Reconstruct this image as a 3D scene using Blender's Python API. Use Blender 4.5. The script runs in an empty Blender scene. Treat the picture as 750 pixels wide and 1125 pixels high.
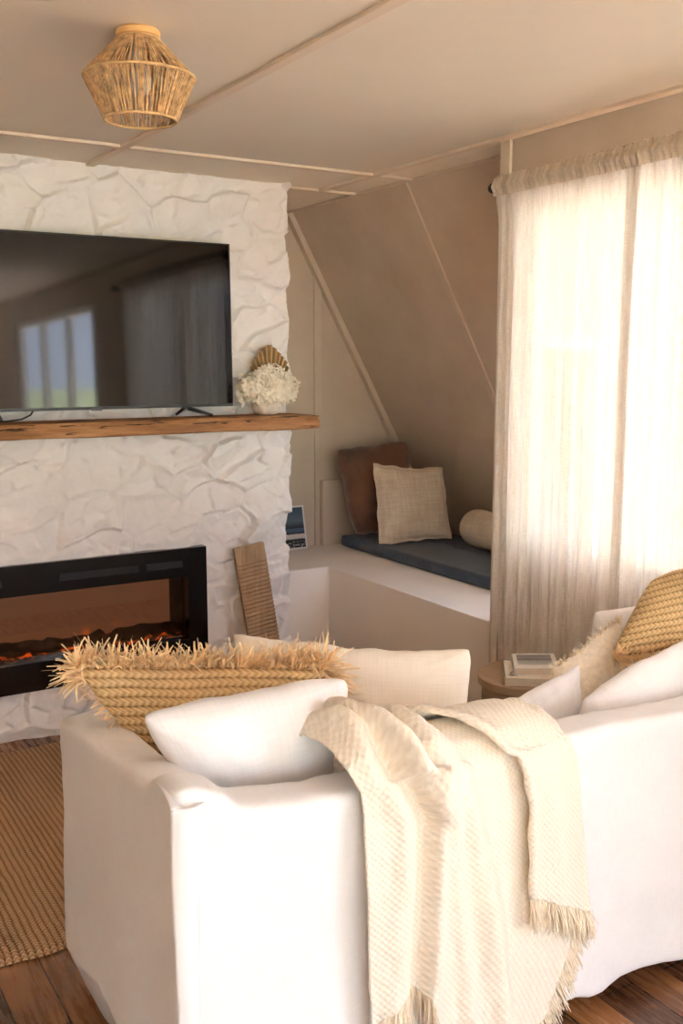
import bpy, bmesh, math, random
import numpy as np
from mathutils import Vector, Matrix

S = bpy.context.scene
C = S.collection
rng = np.random.default_rng(7)
random.seed(7)

# ------------------------------------------------------------------ camera
cam_d = bpy.data.cameras.new('camera')
cam_d.sensor_fit = 'VERTICAL'; cam_d.sensor_height = 36; cam_d.sensor_width = 24; cam_d.lens = 35
cam_d.clip_start = 0.02; cam_d.clip_end = 300
cam = bpy.data.objects.new('camera', cam_d); C.objects.link(cam)
cam.location = (0, 0, 1.57)
cam.rotation_euler = (math.radians(90 - 8.73), 0, math.radians(-31.3))
S.camera = cam

# ------------------------------------------------------------------ world: bright overcast sky
W = bpy.data.worlds.new('overcast_sky'); S.world = W
W.use_nodes = True
wn = W.node_tree.nodes; wl = W.node_tree.links
wn.clear()
w_out = wn.new('ShaderNodeOutputWorld'); w_bg = wn.new('ShaderNodeBackground')
w_tc = wn.new('ShaderNodeTexCoord'); w_sep = wn.new('ShaderNodeSeparateXYZ')
w_ramp = wn.new('ShaderNodeValToRGB')
w_ramp.color_ramp.elements[0].position = 0.0; w_ramp.color_ramp.elements[0].color = (0.78, 0.87, 1.06, 1)
w_ramp.color_ramp.elements[1].position = 0.9; w_ramp.color_ramp.elements[1].color = (0.68, 0.81, 1.06, 1)
wl.new(w_tc.outputs['Generated'], w_sep.inputs[0]); wl.new(w_sep.outputs['Z'], w_ramp.inputs[0])
wl.new(w_ramp.outputs['Color'], w_bg.inputs['Color']); wl.new(w_bg.outputs[0], w_out.inputs[0])
w_bg.inputs['Strength'].default_value = 5.2
W.cycles.sampling_method = 'AUTOMATIC'

sun_d = bpy.data.lights.new('sun', 'SUN'); sun_d.energy = 82; sun_d.angle = math.radians(6); sun_d.color = (.97, .97, 1)
sun = bpy.data.objects.new('sun', sun_d); C.objects.link(sun)
sun.rotation_euler = Vector((-.10, .36, -.93)).to_track_quat('-Z', 'Y').to_euler()

def portal(name, loc, rot, sx, sy):
    d = bpy.data.lights.new(name, 'AREA'); d.shape = 'RECTANGLE'; d.size = sx; d.size_y = sy
    d.cycles.is_portal = True
    o = bpy.data.objects.new(name, d); C.objects.link(o); o.location = loc; o.rotation_euler = rot
R90 = math.pi / 2
# daylight portals at the windows (they only guide the sampling of the sky)
portal('portal_curtained', (2.57, 1.97, 1.49), (0, R90, 0), 1.30, 1.66)
portal('portal_side', (2.57, -1.0, 1.13), (0, R90, 0), 2.02, 2.50)
portal('portal_nook', (2.74, 2.82, 1.15), (-R90, 0, math.pi), .40, 1.04)
portal('portal_rear', (-.2, -3.62, 1.13), (R90, 0, 0), 3.80, 2.14)

S.view_settings.view_transform = 'Standard'
S.view_settings.look = 'None'
S.view_settings.gamma = 1
S.view_settings.use_curve_mapping = False
S.view_settings.exposure = 0.48
try:
    S.cycles.max_bounces = 12; S.cycles.diffuse_bounces = 8; S.cycles.transparent_max_bounces = 16
    S.cycles.use_denoising = True
except Exception:
    pass

# ------------------------------------------------------------------ numpy noise
def _h(ix, iy, seed):
    n = (ix.astype(np.int64) * 374761393 + iy.astype(np.int64) * 668265263 + seed * 974634777) & 0xffffffff
    n = ((n ^ (n >> 13)) * 1274126177) & 0xffffffff
    n = n ^ (n >> 16)
    return (n & 0xffffff) / float(0xffffff)
def vn(x, y, seed=0):
    x = np.asarray(x, float); y = np.asarray(y, float)
    ix = np.floor(x); iy = np.floor(y); fx = x - ix; fy = y - iy
    fx = fx*fx*fx*(fx*(fx*6-15)+10); fy = fy*fy*fy*(fy*(fy*6-15)+10)
    a = _h(ix, iy, seed); b = _h(ix+1, iy, seed); c = _h(ix, iy+1, seed); d = _h(ix+1, iy+1, seed)
    return (a*(1-fx)+b*fx)*(1-fy) + (c*(1-fx)+d*fx)*fy - 0.5
def fbm(x, y, seed=0, o=4):
    s = 0; a = 1.0
    for k in range(o):
        s = s + a*vn(x*2**k + 13.7*k, y*2**k + 7.1*k, seed+k); a *= .5
    return s
def voro(x, y, seed=0):
    ix = np.floor(x); iy = np.floor(y)
    f1 = np.full(x.shape, 9.0); f2 = np.full(x.shape, 9.0)
    cx = np.zeros(x.shape); cy = np.zeros(x.shape); idx = np.zeros(x.shape); idy = np.zeros(x.shape)
    for dx in (-1, 0, 1):
        for dy in (-1, 0, 1):
            jx = ix+dx; jy = iy+dy
            px = jx + .1 + .8*_h(jx, jy, seed); py = jy + .1 + .8*_h(jx, jy, seed+77)
            d = np.hypot(px-x, py-y)
            m = d < f1
            f2 = np.where(m, f1, np.minimum(f2, d))
            f1 = np.where(m, d, f1)
            cx = np.where(m, px, cx); cy = np.where(m, py, cy)
            idx = np.where(m, jx, idx); idy = np.where(m, jy, idy)
    return f1, f2, cx, cy, idx, idy
def sstep(a, b, x):
    t = np.clip((np.asarray(x, float)-a)/(b-a), 0, 1); return t*t*(3-2*t)

# ------------------------------------------------------------------ materials
def lin(c):
    if isinstance(c, str):
        c = [int(c[i:i+2], 16) for i in (0, 2, 4)]
    return tuple(((v/255)/12.92 if v/255 <= .04045 else ((v/255+.055)/1.055)**2.4) for v in c) + (1,)
class NT:
    def __init__(s, name):
        s.m = bpy.data.materials.new(name); s.m.use_nodes = True
        s.t = s.m.node_tree; s.t.nodes.clear()
        s.out = s.t.nodes.new('ShaderNodeOutputMaterial')
    def n(s, typ, **kw):
        nd = s.t.nodes.new('ShaderNode' + typ)
        for k, v in kw.items():
            if k.startswith('i_'): nd.inputs[k[2:].replace('_', ' ')].default_value = v
            else: setattr(nd, k, v)
        return nd
    def l(s, a, b): s.t.links.new(a, b)
    def coord(s, kind='Object', scale=(1, 1, 1), rot=(0, 0, 0)):
        tc = s.n('TexCoord'); mp = s.n('Mapping')
        mp.inputs['Scale'].default_value = scale; mp.inputs['Rotation'].default_value = rot
        s.l(tc.outputs[kind], mp.inputs['Vector']); return mp.outputs[0]
    def noise(s, vec, scale, detail=4, rough=.55):
        nd = s.n('TexNoise'); nd.inputs['Scale'].default_value = scale; nd.inputs['Detail'].default_value = detail
        nd.inputs['Roughness'].default_value = rough
        s.l(vec, nd.inputs['Vector']); return nd.outputs['Fac']
    def ramp(s, fac, stops):
        r = s.n('ValToRGB'); e = r.color_ramp.elements
        while len(e) < len(stops): e.new(.5)
        for el, (p, c) in zip(e, stops): el.position = p; el.color = lin(c)
        s.l(fac, r.inputs[0]); return r.outputs['Color']
    def math(s, op, a, b=None, c=None):
        m = s.n('Math', operation=op)
        for i, v in enumerate((a, b, c)):
            if v is None: continue
            if isinstance(v, (int, float)): m.inputs[i].default_value = v
            else: s.l(v, m.inputs[i])
        return m.outputs[0]
    def bump(s, h, strength=.3, dist=.01, normal=None):
        b = s.n('Bump'); b.inputs['Strength'].default_value = strength; b.inputs['Distance'].default_value = dist
        s.l(h, b.inputs['Height'])
        if normal is not None: s.l(normal, b.inputs['Normal'])
        return b.outputs[0]
    def mix(s, fac, a, b, mode='MIX'):
        m = s.n('MixRGB', blend_type=mode)
        for i, v in ((0, fac), (1, a), (2, b)):
            if isinstance(v, (int, float)): m.inputs[i].default_value = v
            elif isinstance(v, (tuple, list, str)): m.inputs[i].default_value = lin(v)
            else: s.l(v, m.inputs[i])
        return m.outputs[0]
    def principled(s, col, rough=.8, normal=None, metal=0, spec=.5, sheen=0, emit=None, estr=0, coat=0):
        p = s.n('BsdfPrincipled')
        if isinstance(col, (tuple, list, str)): p.inputs['Base Color'].default_value = lin(col)
        else: s.l(col, p.inputs['Base Color'])
        if isinstance(rough, (int, float)): p.inputs['Roughness'].default_value = rough
        else: s.l(rough, p.inputs['Roughness'])
        p.inputs['Metallic'].default_value = metal
        p.inputs['Specular IOR Level'].default_value = spec
        p.inputs['Sheen Weight'].default_value = sheen
        p.inputs['Coat Weight'].default_value = coat
        if emit is not None:
            if isinstance(emit, (tuple, list, str)): p.inputs['Emission Color'].default_value = lin(emit)
            else: s.l(emit, p.inputs['Emission Color'])
            p.inputs['Emission Strength'].default_value = estr
        if normal is not None: s.l(normal, p.inputs['Normal'])
        s.l(p.outputs[0], s.out.inputs[0]); return p

def m_plain(name, col, rough=.6, metal=0, var=.0, nscale=20, bump=0, bdist=.002, spec=.5, sheen=0, kind='Object', sc=(1, 1, 1)):
    k = NT(name); v = k.coord(kind, sc)
    f = k.noise(v, nscale)
    c = lin(col)
    if var:
        d = [max(0, int(x*(1-var))) for x in (tuple(int(col[i:i+2], 16) for i in (0, 2, 4)) if isinstance(col, str) else col)]
        l_ = [min(255, int(x*(1+var*.6))) for x in (tuple(int(col[i:i+2], 16) for i in (0, 2, 4)) if isinstance(col, str) else col)]
        cc = k.ramp(f, [(.3, d), (.7, l_)])
    else: cc = col
    nm = k.bump(f, bump, bdist) if bump else None
    k.principled(cc, rough, nm, metal, spec, sheen)
    return k.m

def m_plaster(name, lo, hi, bump=.25, scale=1.6):
    k = NT(name); v = k.coord('Object')
    a = k.noise(v, scale, 6, .6); b = k.noise(v, scale*9, 4)
    c = k.ramp(a, [(.3, lo), (.7, hi)])
    h = k.math('ADD', a, k.math('MULTIPLY', b, .35))
    k.principled(c, .82, k.bump(h, bump, .02), spec=.25)
    return k.m

def m_weave(name, lo, hi, scale=900, bump=.25, rough=.9, sheen=.2, kind='Object', trans=0.0, big=3.0):
    k = NT(name); v = k.coord(kind)
    sp = k.n('SeparateXYZ'); k.l(v, sp.inputs[0])
    n1 = k.noise(k.coord(kind, (1, 1, 9)), scale*.14, 2); n2 = k.noise(k.coord(kind, (9, 9, 1)), scale*.14, 2)
    w = k.math('ADD', n1, n2)
    g = k.noise(v, big, 3)
    c = k.ramp(k.math('ADD', k.math('MULTIPLY', w, .35), k.math('MULTIPLY', g, .3)), [(.38, lo), (.62, hi)])
    k.principled(c, rough, k.bump(w, bump, .0015), spec=.15, sheen=sheen)
    return k.m

def m_wood(name, lo, hi, axis='X', scale=1, bump=.25, rough=.65, dark=None):
    k = NT(name)
    st = {'X': (1, 10, 10), 'Y': (10, 1, 10), 'Z': (10, 10, 1)}[axis]
    v = k.coord('Object', tuple(a*scale for a in st))
    f = k.noise(v, 3.0, 8, .65); g = k.noise(k.coord('Object', tuple(a*scale*4 for a in st)), 5, 4)
    h = k.math('ADD', k.math('MULTIPLY', f, .7), k.math('MULTIPLY', g, .3))
    stops = [(.35, lo), (.65, hi)]
    if dark: stops = [(.28, dark), (.38, lo), (.66, hi)]
    k.principled(k.ramp(h, stops), rough, k.bump(h, bump, .006), spec=.3)
    return k.m

M = {}
M['ceiling'] = m_plaster('ceiling_paint', (224, 214, 196), (232, 223, 206), .10, 1.2)
M['batten'] = m_plaster('batten_paint', (216, 200, 178), (226, 210, 190), .10, 3)
M['tan'] = m_plaster('tan_limewash', (187, 170, 150), (205, 189, 170), .30, 2.2)
M['bench'] = m_plaster('pale_plaster', (242, 234, 226), (247, 241, 234), .2, 2)
M['stone'] = m_plain('white_painted_stone', (238, 234, 232), .75, var=.02, nscale=14, bump=.4, bdist=.006, spec=.3)
M['black'] = m_plain('black_satin', (14, 14, 15), .35, var=.05)
M['blackmat'] = m_plain('black_matte', (18, 18, 19), .6)
M['grey'] = m_plain('grey_metal', (70, 72, 74), .4, metal=.5)
M['vent'] = m_plain('dark_vent', (38, 40, 42), .45, metal=.4)
M['white_frame'] = m_plain('white_window_paint', (228, 224, 216), .5)

# ------------------------------------------------------------------ mesh helpers
class MB:
    def __init__(s): s.v = []; s.f = []; s.uv = []
    def add(s, verts, faces, uvs=None):
        o = len(s.v); s.v.extend([tuple(map(float, p)) for p in verts])
        s.f.extend([tuple(int(i)+o for i in f) for f in faces])
        s.uv.extend(uvs if uvs is not None else [(p[0], p[1]) for p in verts])
        return s
    def box(s, x0, x1, y0, y1, z0, z1):
        v = [(x0,y0,z0),(x1,y0,z0),(x1,y1,z0),(x0,y1,z0),(x0,y0,z1),(x1,y0,z1),(x1,y1,z1),(x0,y1,z1)]
        return s.add(v, [(0,3,2,1),(4,5,6,7),(0,1,5,4),(1,2,6,5),(2,3,7,6),(3,0,4,7)])
    def obox(s, c, ax, ay, az):
        c = np.array(c); ax, ay, az = map(np.array, (ax, ay, az))
        v = [c+sx*ax+sy*ay+sz*az for sz in (-1,1) for sx,sy in ((-1,-1),(1,-1),(1,1),(-1,1))]
        return s.add(v, [(0,3,2,1),(4,5,6,7),(0,1,5,4),(1,2,6,5),(2,3,7,6),(3,0,4,7)])
    def prism(s, poly, axis, a, b):
        # polygon in the two other axes extruded along axis
        n = len(poly); v = []
        for t in (a, b):
            for p, q in poly:
                v.append({'x': (t,p,q), 'y': (p,t,q), 'z': (p,q,t)}[axis])
        f = [tuple(range(n))[::-1], tuple(range(n, 2*n))] + [(i, (i+1) % n, n+(i+1) % n, n+i) for i in range(n)]
        return s.add(v, f)
    def grid(s, P, uv=None, closed_u=False):
        P = np.asarray(P); nu, nv = P.shape[:2]
        idx = np.arange(nu*nv).reshape(nu, nv)
        fs = []
        ru = range(nu) if closed_u else range(nu-1)
        for i in ru:
            j = (i+1) % nu
            for k in range(nv-1): fs.append((idx[i,k], idx[j,k], idx[j,k+1], idx[i,k+1]))
        if uv is None:
            uv = [(i/(nu-1), k/(nv-1)) for i in range(nu) for k in range(nv)]
        else: uv = [tuple(q) for q in np.asarray(uv).reshape(-1, 2)]
        return s.add(P.reshape(-1, 3), fs, uv)
    def tube(s, pts, r, n=6, cap=True):
        pts = [np.array(p, float) for p in pts]; m = len(pts)
        rs = r if hasattr(r, '__len__') else [r]*m
        t0 = pts[1]-pts[0]; t0 /= np.linalg.norm(t0)+1e-12
        a = np.array([0,0,1.]) if abs(t0[2]) < .9 else np.array([1.,0,0])
        rings = []
        for i, p in enumerate(pts):
            t = pts[min(i+1, m-1)] - pts[max(i-1, 0)]; t /= np.linalg.norm(t)+1e-12
            u = a - t*(a@t); u /= np.linalg.norm(u)+1e-12; w = np.cross(t, u); a = u
            rings.append([p + rs[i]*(math.cos(2*math.pi*k/n)*u + math.sin(2*math.pi*k/n)*w) for k in range(n)])
        v = [q for rg in rings for q in rg]; f = []
        for i in range(m-1):
            for k in range(n): f.append((i*n+k, i*n+(k+1) % n, (i+1)*n+(k+1) % n, (i+1)*n+k))
        if cap: f.append(tuple(range(n))[::-1]); f.append(tuple((m-1)*n+k for k in range(n)))
        return s.add(v, f, [(i/(m-1), k/n) for i in range(m) for k in range(n)])
    def lathe(s, prof, c, n=48, cap=True):
        v = []; f = []; m = len(prof)
        for r, z in prof:
            for k in range(n):
                a = 2*math.pi*k/n; v.append((c[0]+r*math.cos(a), c[1]+r*math.sin(a), c[2]+z))
        for i in range(m-1):
            for k in range(n): f.append((i*n+k, i*n+(k+1) % n, (i+1)*n+(k+1) % n, (i+1)*n+k))
        if cap: f.append(tuple(range(n))[::-1]); f.append(tuple((m-1)*n+k for k in range(n)))
        return s.add(v, f)
    def strip(s, pts, w, side):
        # flat ribbon: pts centre line, w half width, side vector
        pts = [np.array(p, float) for p in pts]; side = np.array(side, float); m = len(pts)
        v = []
        for i, p in enumerate(pts):
            ww = w*(1-.55*i/(m-1)); v += [p-side*ww, p+side*ww]
        return s.add(v, [(2*i, 2*i+1, 2*i+3, 2*i+2) for i in range(m-1)])

def build(name, mb, mat, parent=None, smooth=False, origin=None, bevel=0, auto=None, solid=0):
    v = np.array(mb.v)
    if origin is None:
        lo, hi = v.min(0), v.max(0); origin = ((lo[0]+hi[0])/2, (lo[1]+hi[1])/2, lo[2])
    origin = np.array(origin, float)
    me = bpy.data.meshes.new(name)
    me.from_pydata([tuple(p) for p in v-origin], [], mb.f)
    ul = me.uv_layers.new(name='UVMap')
    li = np.empty(len(me.loops), dtype=np.int32); me.loops.foreach_get('vertex_index', li)
    uv = np.array(mb.uv, dtype=np.float32)[li]
    ul.data.foreach_set('uv', uv.ravel())
    if smooth: me.polygons.foreach_set('use_smooth', [True]*len(me.polygons))
    me.validate(); me.update()
    bm = bmesh.new(); bm.from_mesh(me)
    if bevel:
        bmesh.ops.recalc_face_normals(bm, faces=bm.faces)
        bmesh.ops.bevel(bm, geom=[e for e in bm.edges if len(e.link_faces) == 2 and e.calc_face_angle(0) > .5], offset=bevel, segments=2, affect='EDGES', profile=.6, clamp_overlap=True)
    bmesh.ops.recalc_face_normals(bm, faces=bm.faces)
    bm.to_mesh(me); bm.free()
    if auto is not None:
        me.polygons.foreach_set('use_smooth', [True]*len(me.polygons))
        me.set_sharp_from_angle(angle=math.radians(auto))
    me.materials.append(mat)
    o = bpy.data.objects.new(name, me); C.objects.link(o)
    if parent is not None:
        o.parent = parent
        pl = np.array(parent.matrix_world.translation) if parent.parent is None else world_loc(parent)
        if parent.parent is None: pl = np.array(parent.location)
        o.location = origin - pl
    else: o.location = origin
    if solid:
        md = o.modifiers.new('thickness', 'SOLIDIFY'); md.thickness = solid; md.offset = 0
    return o
def world_loc(o):
    p = np.zeros(3)
    while o is not None: p = p + np.array(o.location); o = o.parent
    return p
def thing(name, label, cat, loc, group=None):
    o = bpy.data.objects.new(name, None); C.objects.link(o); o.location = loc
    o.empty_display_size = .05
    return tag(o, label, cat, group)
def tag(o, label, cat, group=None):
    o['label'] = label; o['category'] = cat
    if group: o['group'] = group
    return o
def struct(o, label=None):
    o['kind'] = 'structure'
    if label: o['label'] = label
    return o
def stuff(o): o['kind'] = 'stuff'; return o

# ------------------------------------------------------------------ STRUCTURE
Z = 2.345; XW = 2.45; YB = 4.81; SX = 2.592; K = 0.5618; YR = 2.90
# floor: old stained boards along Y
k = NT('stained_floorboards')
v = k.coord('Object', (1, 1, 1), (0, 0, R90))
br = k.n('TexBrick'); br.offset = .37; br.offset_frequency = 2
br.inputs['Scale'].default_value = 1; br.inputs['Brick Width'].default_value = 1.6; br.inputs['Row Height'].default_value = .115
br.inputs['Mortar Size'].default_value = .0022; br.inputs['Mortar Smooth'].default_value = .3; br.inputs['Bias'].default_value = 0
br.inputs['Color1'].default_value = (0, 0, 0, 1); br.inputs['Color2'].default_value = (1, 1, 1, 1); br.inputs['Mortar'].default_value = (.5, .5, .5, 1)
k.l(v, br.inputs['Vector'])
g = k.noise(k.coord('Object', (14, 1.2, 1)), 4, 8, .65); g2 = k.noise(k.coord('Object'), 3.5, 4)
tone = k.math('ADD', k.math('MULTIPLY', br.outputs['Color'], .3), k.math('ADD', k.math('MULTIPLY', g, .6), k.math('MULTIPLY', g2, .35)))
col = k.ramp(tone, [(.35, (56, 36, 23)), (.55, (104, 69, 43)), (.8, (152, 105, 64))])
col = k.mix(br.outputs['Fac'], col, (30, 18, 11))
hh = k.math('SUBTRACT', k.math('MULTIPLY', g, .3), br.outputs['Fac'])
k.principled(col, k.ramp(g, [(.3, (120,)*3), (.7, (165,)*3)]), k.bump(hh, .35, .004), spec=.4)
M['floor'] = k.m
struct(build('floor', MB().box(-2.8, 4.0, -3.7, 5.0, -.12, 0), M['floor'], origin=(0, 0, 0)), 'dark stained timber floorboards')
struct(build('ceiling', MB().box(-2.8, 2.75, -3.7, 5.0, Z, Z+.12), M['ceiling'], origin=(0, 0, Z)), 'cream painted sheet ceiling')

def wall_with_holes(mb, axis, p0, p1, a0, a1, z0, z1, holes):
    # axis 'x': wall slab between x=p0..p1 spanning y a0..a1; holes [(b0,b1,zb0,zb1)] sorted along a
    def bx(b0, b1, c0, c1):
        if b1-b0 < 1e-4 or c1-c0 < 1e-4: return
        if axis == 'x': mb.box(p0, p1, b0, b1, c0, c1)
        else: mb.box(b0, b1, p0, p1, c0, c1)
    cur = a0
    for b0, b1, c0, c1 in sorted(holes):
        bx(cur, b0, z0, z1); bx(b0, b1, z0, c0); bx(b0, b1, c1, z1); cur = b1
    bx(cur, a1, z0, z1)
    return mb
W1 = (1.14, 2.80, .84, 2.14); W2 = (-2.25, .25, .12, 2.13); W3 = (-2.1, 1.7, .06, 2.2)
struct(build('wall_right', wall_with_holes(MB(), 'x', XW, XW+.10, -3.7, YR, 0, Z, [W1, W2]), M['tan'], origin=(XW, 0, 0)), 'tan limewashed window wall')
struct(build('wall_rear', wall_with_holes(MB(), 'y', -3.6, -3.5, -2.8, XW, 0, Z, [W3]), M['tan'], origin=(0, -3.5, 0)))
struct(build('wall_left', MB().box(-2.8, -2.7, -3.7, 5.0, 0, Z), m_plaster('darkened_limewash', (172, 150, 126), (190, 168, 144), .3, 2.2), origin=(-2.7, 0, 0)))  # unseen side, toned darker to cut bounce onto the sofa arm
struct(build('wall_back', MB().box(-2.8, 4.0, YB, YB+.1, 0, Z+.1), M['tan'], origin=(2.5, YB, 0)), 'tan limewashed back wall of the nook')
W4 = (2.55, 2.93, .64, 1.66)
struct(build('wall_return', wall_with_holes(MB(), 'y', YR-.06, YR, XW+.006, 3.95, 0, Z, [W4]), M['tan'], origin=(XW, YR, 0)))
struct(build('sun_blocker', MB().prism([(2.551, 2.2), (3.95, 2.2), (3.95, YR), (2.551, YR)], 'z', Z+.002, Z+.10), M['white_frame']))  # added slab out of view, keeps direct sun out of the nook window
xs = lambda z: SX + K*(Z-z)
nx, nz = 1/math.hypot(1, K), K/math.hypot(1, K)
# sloping A-frame wall, gently uneven plaster
gy = np.linspace(YR-.02, YB+.02, 100); gz = np.linspace(0, Z+.02, 120)
GY, GZ = np.meshgrid(gy, gz, indexing='ij')
off = .004*fbm(GY*2.5, GZ*2.5, 3)
P = np.stack([xs(GZ)-off*nx, GY, GZ-off*nz], -1)
mb = MB().grid(P)
mb.prism([(xs(0)+.01, -.0), (xs(0)+.12, 0), (xs(Z)+.12, Z+.02), (xs(Z)+.01, Z+.02)], 'y', YR-.02, YB+.02)
struct(build('wall_slope', mb, M['tan'], origin=(3.0, 4.0, 0), auto=40), 'tan limewashed sloping wall of the nook')

# battens
def batten(n, mb, mat='batten', bevel=.002): return struct(build('trim_%d' % n, mb, M[mat], bevel=bevel))
bh = .011
batten(1, MB().box(1.282, 1.316, -3.5, 4.09, Z-bh, Z))
batten(2, MB().box(-2.7, 1.28, 3.655, 3.685, Z-bh, Z))
batten(3, MB().box(1.318, 2.605, 3.66, 3.69, Z-bh, Z))
batten(4, MB().box(2.18, 2.585, 4.12, 4.15, Z-bh, Z))
batten(5, MB().box(2.38, 2.412, -3.5, 4.118, Z-bh, Z))
def slope_batten(n, y0, y1, z0, z1, h=.012):
    mb = MB()
    a = (xs(z0), z0); b = (xs(z1), z1)
    mb.prism([a, (a[0]-h*nx, a[1]-h*nz), (b[0]-h*nx, b[1]-h*nz), b], 'y', y0, y1)
    batten(n, mb, 'batten2')
M['batten2'] = m_plaster('tan_batten_paint', (192, 175, 155), (208, 192, 173), .1, 3)
slope_batten(6, 3.715, 3.755, .6, Z-.005, .010)
slope_batten(7, 4.765, 4.812, .5, Z-.005, .03)
batten(8, MB().box(2.745, 2.79, YB-.010, YB+.002, .53, 2.02), 'batten2')
batten(9, MB().box(XW-.012, XW+.02, YR-.045, YR+.006, 0, Z-.002), 'batten')
batten(10, MB().box(2.585, 2.612, YR, YB, Z-.012, Z-.001), 'batten2')
# low plaster upstand behind the cushions
struct(build('trim_11', MB().box(2.775, 3.45, YB-.045, YB+.005, .5, .90), M['tan'], bevel=.012))

# built-in plaster bench (L shaped)
mb = MB().prism([(1.9, YB), (1.9, 4.27), (2.52, 4.27), (2.52, YR), (3.62, YR), (3.62, YB)], 'z', 0, .531)
struct(build('plaster_bench', mb, M['bench'], bevel=.012, auto=40), 'pale plaster built-in bench under the sloping wall')

# ------------------------------------------------------------------ chimney breast of painted stone
CX0, CX1, CY = -.02, 2.195, 4.085
FX0, FX1, FZ0, FZ1 = .49, 1.757, .207, .744      # fireplace surround
nxg, nzg = 430, 450
gx = np.linspace(CX0, CX1, nxg); gz = np.linspace(-.002, Z+.002, nzg)
GX, GZ = np.meshgrid(gx, gz, indexing='ij')
def stone_h(x, z):
    wx = x + .07*fbm(x*4, z*4, 11, 3); wz = z + .07*fbm(x*4+9, z*4, 12, 3)
    a = math.radians(18); px = wx*math.cos(a)+wz*math.sin(a); pz = -wx*math.sin(a)+wz*math.cos(a)
    X, Y = px/.235, pz/.135
    f1, f2, cx, cy, ix, iy = voro(X, Y, 5)
    b = _h(ix, iy, 31); t1 = _h(ix, iy, 32)-.5; t2 = _h(ix, iy, 33)-.5
    e = f2-f1
    h = .012*(b-.5) + .042*t1*(X-cx) + .042*t2*(Y-cy)
    h = h - .0022*(1-sstep(.0, .05, e))*sstep(-.2, .15, vn(x*5, z*5, 41))
    lipn = sstep(.25, .75, vn(x*7, z*7, 40)+.5)
    h = h + .006*lipn*np.exp(-((e-.07)/.05)**2)
    # flaked facets inside the stones
    g1, g2, gcx, gcy, gix, giy = voro(px/.12+3, pz/.06, 15)
    h = h + .022*((_h(gix, giy, 51)-.5)*(px/.12+3-gcx) + (_h(gix, giy, 52)-.5)*(pz/.06-gcy))*sstep(.05, .3, e)
    h = h + .0035*fbm(x*9, z*9, 60, 4) + .0010*fbm(x*45, z*45, 61, 3)
    return h
Hh = 2.0*stone_h(GX, GZ)
for _ in range(1):
    for ax_ in (0, 1):
        Hp = np.pad(Hh, [(1, 1) if q == ax_ else (0, 0) for q in (0, 1)], mode='edge')
        Hh = .5*Hh + .25*(np.take(Hp, range(0, Hh.shape[ax_]), ax_) + np.take(Hp, range(2, Hh.shape[ax_]+2), ax_))
dxf = np.maximum(np.maximum(FX0-GX, GX-FX1), 0); dzf = np.maximum(np.maximum(FZ0-GZ, GZ-FZ1), 0)
nearf = sstep(0, .05, np.hypot(dxf, dzf))
Hh = Hh*nearf + np.clip(Hh, -.02, .006)*(1-nearf)
edge = .012*fbm(GZ*9, GZ*0+2, 70, 3) + .006*(_h(np.floor(GZ/.13+.3*vn(GZ*3, GZ*0, 4)), GZ*0, 71)-.5)
P = np.stack([GX + edge*sstep(CX1-.12, CX1, GX), CY - Hh - .006, GZ], -1)
mb = MB(); idx = np.arange(nxg*nzg).reshape(nxg, nzg); fs = []
for i in range(nxg-1):
    xc = (gx[i]+gx[i+1])/2
    for j in range(nzg-1):
        zc = (gz[j]+gz[j+1])/2
        if FX0+.02 < xc < FX1-.02 and FZ0+.02 < zc < FZ1-.02: continue
        fs.append((idx[i, j], idx[i+1, j], idx[i+1, j+1], idx[i, j+1]))
mb.add(P.reshape(-1, 3), fs)
# returning sides
D = np.linspace(0, 1, 60); 
pe = P[-1]
Q = np.stack([np.stack([pe[:, 0] - .012*np.minimum(1, 3*d)*0 + (stone_h(np.full(nzg, d*.7+7), gz))*min(1, d*8)*1.0,
                        pe[:, 1]+(4.82-pe[:, 1])*d, pe[:, 2]], -1) for d in D], 0)
mb.grid(Q)
pe = P[0]
Q = np.stack([np.stack([pe[:, 0]-(stone_h(np.full(nzg, d*.7+9), gz))*min(1, d*8), pe[:, 1]+(4.82-pe[:, 1])*d, pe[:, 2]], -1) for d in D[::3]], 0)
mb.grid(Q)
struct(build('wall_chimney', mb, M['stone'], origin=(1.09, CY, 0), auto=28), 'white painted stone chimney breast')

# ------------------------------------------------------------------ windows with frames and glass
k = NT('window_glass')
tr = k.n('BsdfTransparent'); gl = k.n('BsdfGlossy'); gl.inputs['Roughness'].default_value = .02
mx = k.n('MixShader'); lw = k.n('LayerWeight'); lw.inputs['Blend'].default_value = .15
k.l(lw.outputs['Facing'], mx.inputs[0]); mx.inputs[0].default_value = .06
k.t.links.remove(k.t.links[-1]); mx.inputs[0].default_value = .06
k.l(tr.outputs[0], mx.inputs[1]); k.l(gl.outputs[0], mx.inputs[2]); k.l(mx.outputs[0], k.out.inputs[0])
M['glass'] = k.m
def window(n, axis, hole, p, mull):
    b0, b1, c0, c1 = hole; fr = MB()
    def bx(u0, u1, w0, w1, d0=.0, d1=.06):
        if axis == 'x': fr.box(p+d0, p+d1, u0, u1, w0, w1)
        else: fr.box(u0, u1, p-d1, p-d0, w0, w1)
    f = .05
    bx(b0, b0+f, c0, c1); bx(b1-f, b1, c0, c1); bx(b0+f, b1-f, c0, c0+f); bx(b0+f, b1-f, c1-f, c1)
    for t in mull: bx(t-.025, t+.025, c0+f, c1-f)
    root = struct(build('window_%d' % n, fr, M['white_frame'], bevel=.003))
    gb = MB()
    if axis == 'x': gb.box(p+.028, p+.032, b0+f-.005, b1-f+.005, c0+f-.005, c1-f+.005)
    else: gb.box(b0+f-.005, b1-f+.005, p-.032, p-.028, c0+f-.005, c1-f+.005)
    build('pane', gb, M['glass'], root)
    return root
window(1, 'x', W1, XW+.03, [1.97])
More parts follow.
